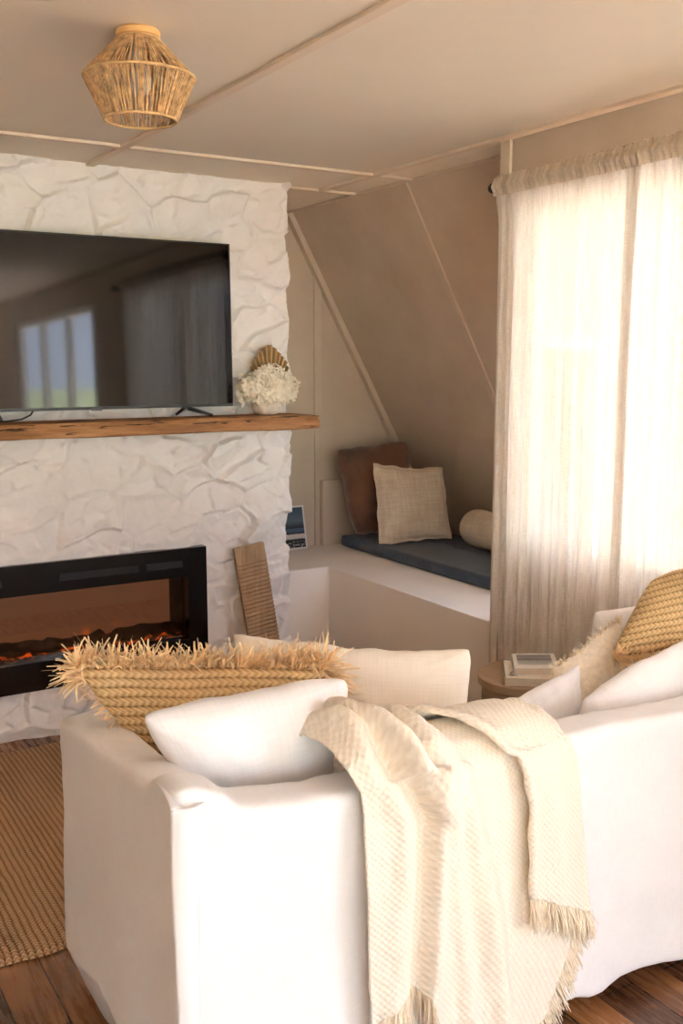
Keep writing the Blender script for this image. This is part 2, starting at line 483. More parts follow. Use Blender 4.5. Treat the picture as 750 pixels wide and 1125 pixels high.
window(2, 'x', W2, XW+.03, [-1.4, -.58])
window(3, 'y', W3, -3.53, [-.85, .45])

window(4, 'y', W4, YR-.012, [])
# outdoors
M['grass'] = m_plain('hillside_grass', (112, 118, 84), .95, var=.3, nscale=1.2)
ax = np.linspace(-40, 45, 60); ay = np.linspace(-45, 40, 60)
AX, AY = np.meshgrid(ax, ay, indexing='ij')
d = np.hypot(np.maximum(0, np.abs(AX)-6), np.maximum(0, np.abs(AY)-7))
AZ = -1.2 + np.minimum(.14*d, 3.2)*(1+.5*fbm(AX*.08, AY*.08, 90)) + .3*fbm(AX*.3, AY*.3, 91)*sstep(0, 6, d)
o = build('outdoor_ground', MB().grid(np.stack([AX, AY, AZ], -1)), M['grass'], origin=(0, 0, -1.2), smooth=True)
struct(o, 'grassy hillside outside the windows')
M['bounce_slab'] = m_plain('pale_reflector_ground', (204, 204, 204), .9, var=.06, nscale=3)
struct(build('reflector', MB().prism([(-7, -8.5), (8, -8.5), (8, 4.7), (3.98, 4.7), (3.98, 2.84), (2.56, 2.84), (2.56, -3.62), (-7, -3.62)], 'z', -.5, -.14), M['bounce_slab']), 'added pale terrace outside')  # added ground slab that bounces sunlight up to the ceiling
# ------------------------------------------------------------------ object materials
def m_cloth(name, lo, hi, uvs=(1, 1), bump=.3, sheen=.25, rough=.92, thread=420, bdist=.001):
    k = NT(name); tc = k.coord('UV', (uvs[0], uvs[1], 1))
    a = k.noise(k.coord('UV', (uvs[0]*thread*.06, uvs[1]*thread, 1)), 1.0, 3)
    b = k.noise(k.coord('UV', (uvs[0]*thread, uvs[1]*thread*.06, 1)), 1.0, 3)
    w = k.math('MULTIPLY', k.math('ADD', a, b), .5)
    g = k.noise(k.coord('Object'), 9, 4)
    f = k.math('ADD', k.math('MULTIPLY', w, .75), k.math('MULTIPLY', g, .25))
    k.principled(k.ramp(f, [(.38, lo), (.62, hi)]), rough, k.bump(w, bump, bdist), spec=.12, sheen=sheen)
    return k.m
def m_braid(name, roww, length, lo, mid, hi, bump=.8, dist=.006, swap=False, nw=.35):
    # rows of plaited fibre; UV is in metres: u along the row, v across
    k = NT(name); tc = k.n('TexCoord'); sp = k.n('SeparateXYZ'); k.l(tc.outputs['UV'], sp.inputs[0])
    U, V = (sp.outputs[1], sp.outputs[0]) if swap else (sp.outputs[0], sp.outputs[1])
    wob = k.math('MULTIPLY', k.math('SUBTRACT', k.noise(tc.outputs['UV'], 9, 2), .5), roww*.5)
    V = k.math('ADD', V, wob)
    r = k.math('DIVIDE', V, roww); fr = k.math('FRACT', r)
    d = k.math('ABSOLUTE', k.math('SUBTRACT', fr, .5))            # 0 at the middle of the row, .5 at the seam
    ph = k.math('ADD', k.math('DIVIDE', U, length), k.math('MULTIPLY', d, 1.5))
    ch = k.math('ADD', k.math('MULTIPLY', k.math('SINE', k.math('MULTIPLY', ph, 6.2832)), .5), .5)
    prof = k.math('SUBTRACT', 1.0, k.math('MULTIPLY', k.math('POWER', k.math('MULTIPLY', d, 2.0), 3.0), 1.0))
    n = k.noise(k.coord('UV', (60, 60, 60)), 6, 4); n2 = k.noise(tc.outputs['UV'], 7, 3)
    h = k.math('ADD', k.math('MULTIPLY', prof, .7), k.math('ADD', k.math('MULTIPLY', ch, .35), k.math('MULTIPLY', n, .25)))
    t = k.math('ADD', k.math('MULTIPLY', ch, .22), k.math('ADD', k.math('MULTIPLY', prof, .3), k.math('ADD', k.math('MULTIPLY', n, nw), k.math('MULTIPLY', n2, .3 if nw < .5 else .05))))
    k.principled(k.ramp(t, [(.35, lo), (.62, mid), (.9, hi)]), .85, k.bump(h, bump, dist), spec=.2)
    return k.m
M['slip'] = m_cloth('white_cotton_slipcover', (230, 229, 230), (238, 238, 239), (1, 1), .12, .15)
M['white_linen'] = m_cloth('white_linen', (232, 231, 232), (242, 241, 242), (.5, .5), .25, .2)
M['ivory'] = m_cloth('ivory_linen', (238, 228, 212), (247, 239, 226), (.5, .5), .3, .2)
M['oat'] = m_cloth('oatmeal_linen', (196, 180, 158), (226, 213, 193), (.42, .42), .6, .2, thread=300)
M['navy'] = m_cloth('slate_blue_canvas', (56, 68, 84), (76, 90, 106), (1.6, 1), .4, .2, thread=260)
M['hide'] = m_plain('brown_velvet', '5e3b23', .7, var=.35, nscale=6, bump=.3, bdist=.004, sheen=.5)
M['seagrass'] = m_braid('plaited_seagrass', .022, .013, (138, 106, 68), (196, 164, 116), (228, 200, 154), .9, .005)
M['jute'] = m_braid('braided_jute', .019, .013, (112, 78, 52), (178, 136, 96), (222, 186, 146), 1.0, .008, swap=True, nw=.62)
M['raffia'] = m_plain('pale_raffia', 'f0cfa2', .7, var=.14, nscale=30)
M['cord'] = m_plain('jute_cord', 'bd9668', .85, var=.28, nscale=60)
M['ring'] = m_plain('pale_cane', 'c9a36c', .6, var=.12, nscale=40)
M['oak'] = m_wood('pale_oak', (196, 150, 92), (216, 172, 112), 'X', 2)
M['beam'] = m_wood('weathered_beam', (122, 84, 54), (172, 126, 84), 'X', 1.2, .5, .75, dark=(40, 28, 20))
k = NT('weathered_beam_cracked'); f = k.noise(k.coord('Object', (1.2, 12, 12)), 3.0, 8, .65); c_ = k.noise(k.coord('Object', (2.2, 30, 34)), 2.2, 5, .6); d_ = k.noise(k.coord('Object', (3, 8, 8)), 1.6, 2)
crk = k.math('MULTIPLY', k.math('GREATER_THAN', c_, .60), k.math('GREATER_THAN', d_, .50))
k.principled(k.mix(k.math('MULTIPLY', crk, .85), k.ramp(f, [(.3, (112, 76, 48)), (.5, (150, 106, 68)), (.7, (180, 136, 94))]), (36, 24, 17)), .78, k.bump(k.math('SUBTRACT', f, crk), .5, .005), spec=.25)
M['beam'] = k.m
M['plank'] = m_wood('raw_plank', (144, 118, 90), (180, 152, 120), 'Z', 1.3, .4, .8)
M['table'] = m_wood('taupe_oak', (150, 128, 104), (174, 150, 124), 'Y', 1.2, .15, .55)

# pillow: corner points TL,TR,BR,BL (3D), max half thickness
def pillow(name, TL, TR, BR, BL, thick, mat, parent=None, n=56, pinch=.10, wr=.006, seed=1, power=.5, ears=.0, flange=0, rows=0, top_curve=0, round_=.05):
    TL, TR, BR, BL = [np.array(p, float) for p in (TL, TR, BR, BL)]
    e = np.linspace(-1, 1, n); e = np.sign(e)*(1-(1-np.abs(e))**1.35)
    U, V = np.meshgrid(e, e, indexing='ij')
    kU = 1 - pinch*(1-V**2)*np.abs(U)**1.5; kV = 1 - pinch*(1-U**2)*np.abs(V)**1.5
    cc = (np.abs(U)*np.abs(V))**5
    u = U*kU*(1-round_*cc); v = V*kV*(1-round_*cc)
    a = (u+1)/2; b = (v+1)/2
    P = (TL*((1-a)*b)[..., None] + TR*(a*b)[..., None] + BR*(a*(1-b))[..., None] + BL*((1-a)*(1-b))[..., None])
    eu = (TR+BR-TL-BL)/2; ev = (TL+TR-BL-BR)/2
    lu, lv = np.linalg.norm(eu), np.linalg.norm(ev)
    N = np.cross(eu, ev); N /= np.linalg.norm(N)
    P = P + (ev/lv)*(top_curve*(1-U**2)*np.clip(V, 0, 1))[..., None]
    m = 1-flange
    pu = np.clip(np.abs(U)/m, 0, 1); pv = np.clip(np.abs(V)/m, 0, 1)
    t = ((1-pu**2.2)*(1-pv**2.2))**power
    cr = np.maximum(np.abs(U), np.abs(V))
    ang = np.arctan2(np.abs(V)-1.05, np.abs(U)-1.05)
    uvx = a*lu; uvy = b*lv
    fold = wr*(1.2*fbm(uvx*9, uvy*9, seed, 3) + 1.0*vn(ang*9+seed, np.hypot(np.abs(U)-1, np.abs(V)-1)*2, seed+5)*np.exp(-2.2*np.hypot(np.abs(U)-1, np.abs(V)-1)))
    edgew = wr*.9*fbm(uvx*14, uvy*14, seed+9, 3)
    P = P + (eu/lu)[None, None, :]*(wr*1.6*fbm(uvy*10+3, uvx*3, seed+21, 3)*np.abs(U)**6)[..., None] + (ev/lv)[None, None, :]*(wr*1.6*fbm(uvx*10, uvy*3+4, seed+22, 3)*np.abs(V)**6)[..., None]
    idx = np.arange(n*n).reshape(n, n)
    d = thick*t + fold*np.minimum(1, t*2.2)
    if rows: d = d + .0025*np.abs(np.sin(math.pi*(uvy/rows)))*np.minimum(1, t*4)
    F = P + N*(d + edgew*(1-t))[..., None]
    d2 = thick*t + wr*fbm(uvx*9+5, uvy*9, seed+3, 3)*np.minimum(1, t*2.2)
    if rows: d2 = d2 + .0025*np.abs(np.sin(math.pi*(uvy/rows)))*np.minimum(1, t*4)
    eps = .0015
    Bk = P - N*(d2 - edgew*(1-t) + eps)[..., None]
    uvg = np.stack([uvx, uvy], -1)
    mb = MB(); mb.grid(F, uvg); mb.grid(Bk, uvg)
    fr = [idx[i, 0] for i in range(n)] + [idx[n-1, j] for j in range(1, n)] + [idx[i, n-1] for i in range(n-2, -1, -1)] + [idx[0, j] for j in range(n-2, 0, -1)]
    for i in range(len(fr)):
        p, q = fr[i], fr[(i+1) % len(fr)]
        mb.f.append((int(p), int(q), int(q)+n*n, int(p)+n*n))
    o = build(name, mb, mat, parent, smooth=True)
    return o, P, N

def remeshed(boxes, voxel, smooth):
    bm = bmesh.new()
    for b in boxes:
        m = MB().box(*b); vs = [bm.verts.new(p) for p in m.v]
        for f in m.f: bm.faces.new([vs[i] for i in f])
    me = bpy.data.meshes.new('tmp'); bm.to_mesh(me); bm.free()
    o = bpy.data.objects.new('tmp', me); C.objects.link(o)
    r = o.modifiers.new('r', 'REMESH'); r.mode = 'VOXEL'; r.voxel_size = voxel
    s = o.modifiers.new('s', 'SMOOTH'); s.iterations = smooth; s.factor = .5
    dg = bpy.context.evaluated_depsgraph_get(); ev = o.evaluated_get(dg); m2 = ev.to_mesh()
    v = np.array([tuple(q.co) for q in m2.vertices]); f = [tuple(p.vertices) for p in m2.polygons]
    ev.to_mesh_clear(); bpy.data.objects.remove(o); bpy.data.meshes.remove(me)
    return v, f

# ------------------------------------------------------------------ SOFA
SY, SX0, SX1 = 1.575, .612, 2.28
def back_top(x): return np.interp(x, [.61, .66, .75, .86, 1.0, 1.5, 1.73, 1.95, 2.28], [.790, .784, .752, .734, .724, .728, .719, .704, .694])
sofa = thing('sofa', 'white slipcovered sofa seen from behind with a cream throw over its back', 'sofa', (1.44, 1.95, 0))
V_, F_ = remeshed([(SX0, SX1, SY, 1.690, .05, .722), (SX0, .720, SY, 2.335, .05, .745), (SX0+.01, SX1, 1.6, 2.265, .05, .33)], .013, 7)
x, y, z = V_.T.copy()
arm = 1 - sstep(.73, .80, x)
bk = 1 - sstep(1.70, 1.78, y)
top_b = back_top(x) - .722
top_a = np.interp(y, [1.57, 1.75, 1.96, 2.14, 2.335], [.790, .764, .747, .737, .714]) - .745
wa = sstep(1.64, 1.78, y)*arm
dz = (top_b*(1-wa)*bk + top_a*wa)
z = z + dz*sstep(.36, .70, z)
outer_b = np.exp(-((y-SY)/.02)**2); outer_a = np.exp(-((x-SX0)/.02)**2)
hb = np.interp(x, [.61, .8, 1.2, 1.45, 1.6, 1.66, 1.70, 1.76, 1.84, 1.92, 2.0, 2.28], [.05, .06, .05, .085, .06, .036, .036, .052, .05, .044, .028, .04])
ha = np.interp(y, [1.57, 1.8, 1.98, 2.06, 2.13, 2.22, 2.34], [.10, .12, .135, .15, .137, .11, .08])
hem = np.where(outer_a > .5, ha, hb)
z = np.where((z < .5) & ((outer_a > .3) | (outer_b > .3)), hem + (z-.05)*(.5-hem)/.45, z)
low = sstep(.55, .05, z)
y = y - outer_b*low*(.012 + .012*np.sin(x*9+1) + .02*fbm(x*5, z*1.5, 21, 3))
x = x - outer_a*low*(.006 + .02*fbm(y*6, z*1.5, 22, 3) + .008*np.sin(y*14))
y = y + np.exp(-((y-2.335)/.02)**2)*low*(.04 + .02*fbm(x*9, z*2, 29, 2))*arm
y = y + outer_b*.007*fbm(x*5 + z*2, z*5, 23, 4)
x = x + outer_a*.008*fbm(y*4 + z*3, z*4, 24, 4)
# soft dimples and pulls along the top edges
z = z + .007*fbm(x*11, y*11, 25, 3)*sstep(.58, .68, z)
tq = outer_b*sstep(.60, .76, z)
y = y + tq*.006*np.sin(x*70 + 6*fbm(x*6, z*3, 26, 2))*np.exp(-((x-.70)/.09)**2)
mb = MB().add(np.stack([x, y, z], -1), F_, np.stack([x+y, z], -1))
build('slipcover', mb, M['slip'], sofa, smooth=True)
# flange seam running up the back corner
n1, n2 = 90, 12
tz = np.linspace(.06, .788, n1); tw = np.linspace(0, 1, n2)
TZ, TW = np.meshgrid(tz, tw, indexing='ij')
spread = np.interp(TZ, [.06, .3, .7, .79], [.042, .044, .048, .062])
fx = SX0 - .012 + spread*TW + .004*fbm(TZ*6, TW, 33, 3)
lowz = sstep(.55, .05, TZ)
fy = SY - .012 - .010*np.sin(TW*math.pi) - .006*fbm(TZ*7, TW*1.5, 34, 3) - lowz*.016
mbf = MB().grid(np.stack([fx, fy, TZ], -1))
tt = np.linspace(0, 1, 24); TT, TW = np.meshgrid(tt, tw, indexing='ij')
gx_ = SX0 - .012 + .062*TW + .010*TT*TW + .012*TT*(1-TW); gy_ = SY-.014 + .105*TT; gz_ = .786 + .014*np.sin(TT*math.pi*.6) - .016*TW + .004*np.sin(TW*8+TT*4)
mbf.grid(np.stack([gx_, gy_, gz_], -1))
build('seam_flange', mbf, M['slip'], sofa, smooth=True, solid=.004)
# seat cushion
v2, f2 = remeshed([(.735, 2.265, 1.705, 2.285, .335, .455)], .02, 6)
v2[:, 2] += .012*fbm(v2[:, 0]*4, v2[:, 1]*4, 28, 3)*sstep(.40, .45, v2[:, 2])
build('seat_cushion', MB().add(v2, f2, v2[:, :2]), M['slip'], sofa, smooth=True)
for lx, ly in ((.70, 1.66), (2.19, 1.66), (.70, 2.2), (2.19, 2.2)):
    build('foot', MB().lathe([(.018, 0), (.022, .03), (.026, .12)], (lx, ly, 0), 16), M['blackmat'], sofa, auto=40)

# ------------------------------------------------------------------ THROW over the sofa back
k = NT('cream_waffle_weave'); tc = k.n('TexCoord'); sp = k.n('SeparateXYZ'); k.l(tc.outputs['UV'], sp.inputs[0])
f1 = 2*math.pi/.0105
s1 = k.math('SINE', k.math('MULTIPLY', sp.outputs[0], f1*.7))
s2 = k.math('SINE', k.math('MULTIPLY', sp.outputs[1], f1*.7))
wv = k.math('MULTIPLY', s1, s2); nn = k.noise(tc.outputs['UV'], 260, 3)
hh = k.math('ADD', k.math('MULTIPLY', wv, .5), k.math('MULTIPLY', nn, .6))
k.principled(k.ramp(k.math('ADD', k.math('MULTIPLY', wv, .16), nn), [(.25, (228, 217, 200)), (.6, (239, 230, 215)), (.85, (246, 240, 229))]), .95, k.bump(hh, .6, .003), spec=.08, sheen=.3)
M['throw'] = k.m
M['fringe'] = m_plain('cream_yarn', 'efe2cb', .95, var=.05, nscale=60)
throw = thing('throw_blanket', 'cream waffle-weave throw with fringed ends draped over the sofa back', 'throw', (1.28, 1.55, .1))
path_y = np.array([1.740, 1.732, 1.722, 1.702, 1.668, 1.628, 1.585, 1.558, 1.548, 1.540, 1.535, 1.522])
path_z = np.array([.580, .680, .738, .766, .776, .774, .760, .732, .690, .580, .350, .050])
seg = np.r_[0, np.cumsum(np.hypot(np.diff(path_y), np.diff(path_z)))]
def tpath(s, offs=0):
    s = np.clip(s, 0, seg[-1])
    yy = np.interp(s, seg, path_y); zz = np.interp(s, seg, path_z)
    e = .03
    ty = np.interp(np.clip(s+e, 0, seg[-1]), seg, path_y)-np.interp(np.clip(s-e, 0, seg[-1]), seg, path_y)
    tz_ = np.interp(np.clip(s+e, 0, seg[-1]), seg, path_z)-np.interp(np.clip(s-e, 0, seg[-1]), seg, path_z)
    L = np.hypot(ty, tz_)+1e-9
    return yy + (tz_/L)*offs, zz - (ty/L)*offs          # offset to the outside
s_of_z = lambda zz: seg[8] + (.69-np.asarray(zz, float))     # on the hanging outside
def bump_at(x, c, w): return np.exp(-((x-c)/w)**2)
def folds(x, s, zz):
    out = s > seg[7]
    zc = np.where(out, zz+.03, .80 + (seg[7]-s)*1.0)              # unrolled height coordinate
    v1 = np.interp(zc, [.25, .45, .69, .80, .95], [1.100, 1.118, 1.130, 1.075, 1.02])
    h = .030*sstep(-.006, .010, x-v1)*np.exp(-np.maximum(0, x-v1-.02)/.045) - .012*bump_at(x, v1-.008, .012) + .012*bump_at(x, v1-.055, .03)
    v3 = np.interp(zc, [.05, .35, .60, .80, .95], [1.34, 1.30, 1.25, 1.20, 1.17])
    h = h + .020*bump_at(x, v3, .035) - .008*bump_at(x, v3+.06, .03)
    h = h + .014*bump_at(x, np.interp(zc, [.05, .8], [1.25, 1.16]), .02)
    v2 = np.interp(zc, [.05, .4, .7, .8, .95], [1.40, 1.385, 1.385, 1.36, 1.30])
    h = h - .012*bump_at(x, v2-.012, .016)
    r0 = np.interp(zc, [.68, .76, .83, .90, .97], [1.15, 1.14, 1.09, 1.03, .985])
    h = h + .032*bump_at(x, r0, .026)*sstep(.66, .76, zc)
    h = h + .026*bump_at(x, 1.02, .03)*sstep(.80, .88, zc)
    h = h + .006*fbm(x*16, zc*5, 81, 3) + .004*fbm(x*30, zc*22, 82, 2)
    return h
def throw_layer(u0, u1, s0, s1, nu, ns, base, seed, fold=1.0):
    u = np.linspace(0, 1, nu); t = np.linspace(0, 1, ns)
    U, T = np.meshgrid(u, t, indexing='ij')
    Sg = s0(U) + (s1(U)-s0(U))*T
    yy, zz = tpath(Sg)
    zc = np.where(Sg > seg[7], zz+.03*sstep(.3, .6, zz), .80 + (seg[7]-Sg))
    X = u0(zc) + (u1(zc)-u0(zc))*U
    off = base + fold*1.55*folds(X, Sg, zz)
    return U, Sg, X, off, zc
mb_list = []
# main layer
nu, ns = 150, 190
lx0 = lambda zc: np.interp(zc, [.05, .28, .78, .84, .95], [1.00, .992, .985, .968, .96])
lx1 = lambda zc: np.interp(zc, [.05, .10, .25, .34, .78, .95], [1.458, 1.468, 1.535, 1.575, 1.530, 1.50])
sA0 = lambda U: .02 + .03*np.sin(U*7)
sA1 = lambda U: s_of_z(np.interp(U, [0, .18, .22, .30, .6, .9, .96, 1.0], [.245, .300, .285, .13, .10, .085, .10, .34]))
U, Sg, X, off, zc = throw_layer(lx0, lx1, sA0, sA1, nu, ns, .012, 1)
off = np.maximum(off, .010)
yy, zz = tpath(Sg, off)
PA = np.stack([X, yy, zz], -1)
mb = MB().grid(PA, np.stack([U*.58, Sg], -1))
build('throw_cloth', mb, M['throw'], throw, smooth=True, solid=.006)
# upper layer folded back on itself at the right
nu2, ns2 = 70, 140
bx0 = lambda zc: np.interp(zc, [.40, .66, .72, .78, .84, .90, .97], [1.385, 1.385, 1.375, 1.345, 1.30, 1.25, 1.21])
bx1 = lambda zc: np.interp(zc, [.30, .5, .70, .78, .84, .95], [1.590, 1.565, 1.545, 1.525, 1.49, 1.44])
sB0 = lambda U: .06 + .0*U
sB1 = lambda U: s_of_z(.415 - .10*U**1.2)
U2, S2, X2, off2, zc2 = throw_layer(bx0, bx1, sB0, sB1, nu2, ns2, .030, 2, .35)
off2 = off2 + .016*np.exp(-(U2/.09)**2) + .010*bump_at(U2, .45, .16)*sstep(.9, .5, zc2) - .010*sstep(.9, 1.0, U2)
y2, z2 = tpath(S2, off2)
PB = np.stack([X2, y2, z2], -1)
# rolled left edge
mb = MB().grid(PB, np.stack([U2*.22, S2], -1))
build('folded_flap', mb, M['throw'], throw, smooth=True, solid=.006)
rl = PB[0]; mbr = MB()
pts = [rl[i] + np.array([.004, -.003, .002]) for i in range(0, ns2, 2)]
mbr.tube(pts, [.0095+.002*math.sin(i*.5) for i in range(len(pts))], 10)
mbr.uv = [(q[1]*.06, q[0]*.7) for q in mbr.uv]
build('rolled_edge', mbr, M['throw'], throw, smooth=True)
# fringes
mbf = MB(); r2 = np.random.default_rng(3)
def tassel(p, d, L, n=3):
    for q in range(n):
        j = r2.normal(0, 1, 3)
        p0 = p + j*.0018; dd = d + r2.normal(0, .12, 3); dd /= np.linalg.norm(dd)
        c = r2.normal(0, .25, 3); c[1] *= .5
        pts = [p0 + dd*L*tq + c*L*.35*tq*tq + np.array([0, 0, -.2*L*tq*tq]) for tq in (0, .35, .7, 1)]
        mbf.tube(pts, [.0016, .0015, .0013, .0008], 4, False)
bp = PA[:, -1]; sl = np.r_[0, np.cumsum(np.linalg.norm(np.diff(bp, axis=0), axis=1))]
for q in np.arange(0, sl[-1], .0035):
    p = np.array([np.interp(q, sl, bp[:, c_]) for c_ in range(3)])
    tassel(p, np.array([.05 if p[0] < 1.44 else .45, -.1, -1.]), .045+.02*r2.random())
for i in range(0, nu2): tassel(PB[i, -1], np.array([.10, -.12, -1.]), .045+.02*r2.random())
stuff(build('fringe', mbf, M['fringe'], throw, smooth=True))

# ------------------------------------------------------------------ SOFA PILLOWS
def rfringe(name, bases, dirs, L, mat, parent, per=3, w=.0022, seed=5, spread=.35, droop=.25):
    r = np.random.default_rng(seed); mb = MB()
    for p, d in zip(bases, dirs):
        for q in range(per):
            dd = np.array(d) + r.normal(0, spread, 3); dd /= np.linalg.norm(dd)
            l = L*(.55+.6*r.random()); c = r.normal(0, .5, 3)
            p0 = np.array(p) + r.normal(0, .004, 3)
            pts = [p0 + dd*l*t + (c*.35 + np.array([0, 0, -droop]))*l*t*t for t in (0, .3, .6, .85, 1)]
            sd = np.cross(dd, r.normal(0, 1, 3)); sd /= np.linalg.norm(sd)+1e-9
            mb.strip(pts, w*(.6+.8*r.random()), sd)
    return stuff(build(name, mb, mat, parent))

big = thing('square_cushion', 'large ivory cushion standing on the sofa seat behind the throw', 'cushion', (1.32, 2.06, .46))
pillow('cushion_cover', (1.06, 2.335, .852), (1.56, 1.915, .842), (1.51, 1.87, .46), (1.08, 2.22, .46), .095, M['ivory'], big, pinch=.045, wr=.011, seed=12, round_=.04)

sg = thing('seagrass_pillow', 'wide plaited seagrass pillow with a shaggy raffia fringe lying over the left sofa arm', 'pillow', (.92, 2.05, .5), 'seagrass pillows on the sofa')
_, P, N = pillow('woven_cover', (.605, 2.19, .885), (1.175, 1.985, .845), (1.10, 1.90, .49), (.84, 2.00, .49), .055, M['seagrass'], sg, n=90, pinch=.035, wr=.004, seed=22, power=.45, rows=.022)
rfringe('short_raffia_fringe', [P[0, j] for j in range(30, 78)], [(-.8, -.25, -.1)]*48, .028, M['raffia'], sg, 2, .0022, 28, .35, .2)
ed = P[:, -1]; bases = []; dirs = []
for i in range(0, 90):
    for t in (0, .5):
        q = ed[i]*(1-t) + ed[min(i+1, 89)]*t
        bases.append(q); dirs.append(np.array([.25*(i/45-1), -.30, .95]))
for j in range(76, 90):
    bases.append(P[0, j]); dirs.append((-.8, -.2, .25))
for j in range(55, 90):
    bases.append(P[-1, j]); dirs.append((.7, -.35, -.1))
rfringe('raffia_fringe', bases, dirs, .068, M['raffia'], sg, 5, .0030, 8, .28, .2)

lum = thing('lumbar_pillow', 'white lumbar pillow tucked inside the left corner of the sofa back', 'pillow', (.93, 1.83, .6), 'white pillows on the sofa')
pillow('pillow_cover', (.632, 1.845, .872), (1.108, 1.790, .892), (1.085, 1.815, .60), (.775, 1.855, .60), .080, M['white_linen'], lum, pinch=.05, wr=.009, seed=31, round_=.09)

wl = thing('scatter_pillow', 'white scatter pillow with its pointed corner up beside the round side table', 'pillow', (1.72, 1.84, .46), 'white pillows on the sofa')
pillow('pillow_cover', (1.605, 1.905, .662), (1.955, 1.930, .742), (1.92, 1.885, .465), (1.60, 1.885, .465), .052, M['white_linen'], wl, pinch=.07, wr=.009, seed=41)
wr_ = thing('scatter_pillow', 'plump white scatter pillow in front of the seagrass pillow at the right', 'pillow', (1.98, 1.80, .46), 'white pillows on the sofa')
pillow('pillow_cover', (1.80, 1.785, .700), (2.23, 1.785, .822), (2.22, 1.785, .465), (1.83, 1.785, .465), .062, M['white_linen'], wr_, pinch=.03, wr=.010, round_=.08, seed=51)
fp = thing('fringed_pillow', 'cream tufted pillow with knotted tassels along its edge', 'pillow', (2.05, 2.02, .46))
M['tuft'] = m_plain('cream_tufted_cotton', 'efe4d2', .95, var=.06, nscale=60, bump=.8, bdist=.004, sheen=.2)
_, P, N = pillow('pillow_cover', (1.925, 2.02, .695), (2.215, 2.04, .810), (2.20, 1.95, .46), (1.92, 1.95, .46), .055, M['tuft'], fp, pinch=.04, wr=.008, seed=61)
bs = [P[i, -1] for i in range(0, 56)]; bs += [P[0, j] for j in range(35, 56)] + [P[-1, j] for j in range(35, 56)]
rfringe('tassels', bs, [(-.3, -.2, .9)]*56 + [(-.9, -.2, .3)]*21 + [(.6, -.2, .7)]*21, .020, M['fringe'], fp, 3, .0022, 9, .4, .2)
wb = thing('scatter_pillow', 'white pillow at the back, peeping out between the tasselled and the seagrass pillow', 'pillow', (2.2, 2.14, .46), 'white pillows on the sofa')
pillow('pillow_cover', (2.20, 2.13, .815), (2.365, 2.06, .832), (2.27, 2.08, .46), (2.16, 2.12, .46), .045, M['white_linen'], wb, pinch=.05, wr=.006, seed=71)
sr = thing('seagrass_pillow', 'rounded plaited seagrass pillow leaning at the right end of the sofa', 'pillow', (2.2, 1.85, .73), 'seagrass pillows on the sofa')
_, P, N = pillow('woven_cover', (2.275, 1.985, .925), (2.365, 1.86, .985), (2.32, 1.86, .75), (2.060, 1.925, .735), .055, M['seagrass'], sr, n=80, pinch=-.06, wr=.004, seed=81, power=.45, rows=.022)
bs = [P[i, 0] for i in range(80)]
rfringe('raffia_fringe', bs, [(-.25, -.85, .35)]*80, .05, M['raffia'], sr, 5, .0028, 18, .4, .1)

# ------------------------------------------------------------------ TELEVISION on the mantel
TVX0, TVX1, TZ0, TZ1, TY = .655, 1.880, 1.366, 2.060, 4.015
tv = thing('television', 'flat black television standing on the timber mantel', 'television', (1.27, TY, 1.326))
M['screen'] = m_plain('glossy_black_screen', (6, 6, 7), .045, spec=.5)
M['screen'].node_tree.nodes['Principled BSDF'].inputs['Coat Weight'].default_value = .2
M['screen'].node_tree.nodes['Principled BSDF'].inputs['Coat Roughness'].default_value = .05
tl_ = math.tan(math.radians(1.0))
def tvbox(mb, x0, x1, d0, d1, z0, z1):
    m = MB().box(x0, x1, d0, d1, z0, z1); m.v = [(a, TY + b + (c-TZ0)*tl_, c) for a, b, c in m.v]
    return mb.add(m.v, m.f)
b = MB(); tvbox(b, TVX0, TVX1, .002, .022, TZ0, TZ1); tvbox(b, TVX0+.12, TVX1-.12, .022, .030, TZ0+.03, TZ0+.40)
build('back_shell', b, M['blackmat'], tv)
b = MB()
for a in ((TVX0, TVX0+.006, TZ0, TZ1), (TVX1-.006, TVX1, TZ0, TZ1), (TVX0, TVX1, TZ1-.006, TZ1), (TVX0, TVX1, TZ0, TZ0+.012)):
    tvbox(b, a[0], a[1], -.006, .004, a[2], a[3])
build('bezel', b, M['black'], tv)
b = MB(); tvbox(b, TVX0+.004, TVX1-.004, -.003, .003, TZ0+.010, TZ1-.004)
build('screen', b, M['screen'], tv)
b = MB(); tvbox(b, 1.245, 1.290, -.008, .0, TZ0-.004, TZ0+.008)
build('logo_tab', b, M['grey'], tv)
for cx_, sg_ in ((1.665, 1), (.87, -1)):
    b = MB()
    b.tube([(cx_, TY+.006, TZ0+.01), (cx_+sg_*.01, TY+.0, TZ0-.006), (cx_+sg_*.085, TY-.075, 1.333)], [.008, .009, .006], 8)
    b.tube([(cx_, TY+.006, TZ0+.004), (cx_-sg_*.03, TY+.05, 1.333)], [.008, .006], 8)
    build('foot', b, M['black'], tv, smooth=True)
b = MB().tube([(1.02, TY+.02, TZ0+.004), (1.0, TY-.01, 1.352), (.96, TY-.03, 1.337), (.90, TY-.04, 1.331), (.80, TY-.02, 1.331), (.72, TY+.03, 1.331)], .0035, 6)
build('power_cord', b, M['blackmat'], tv, smooth=True)

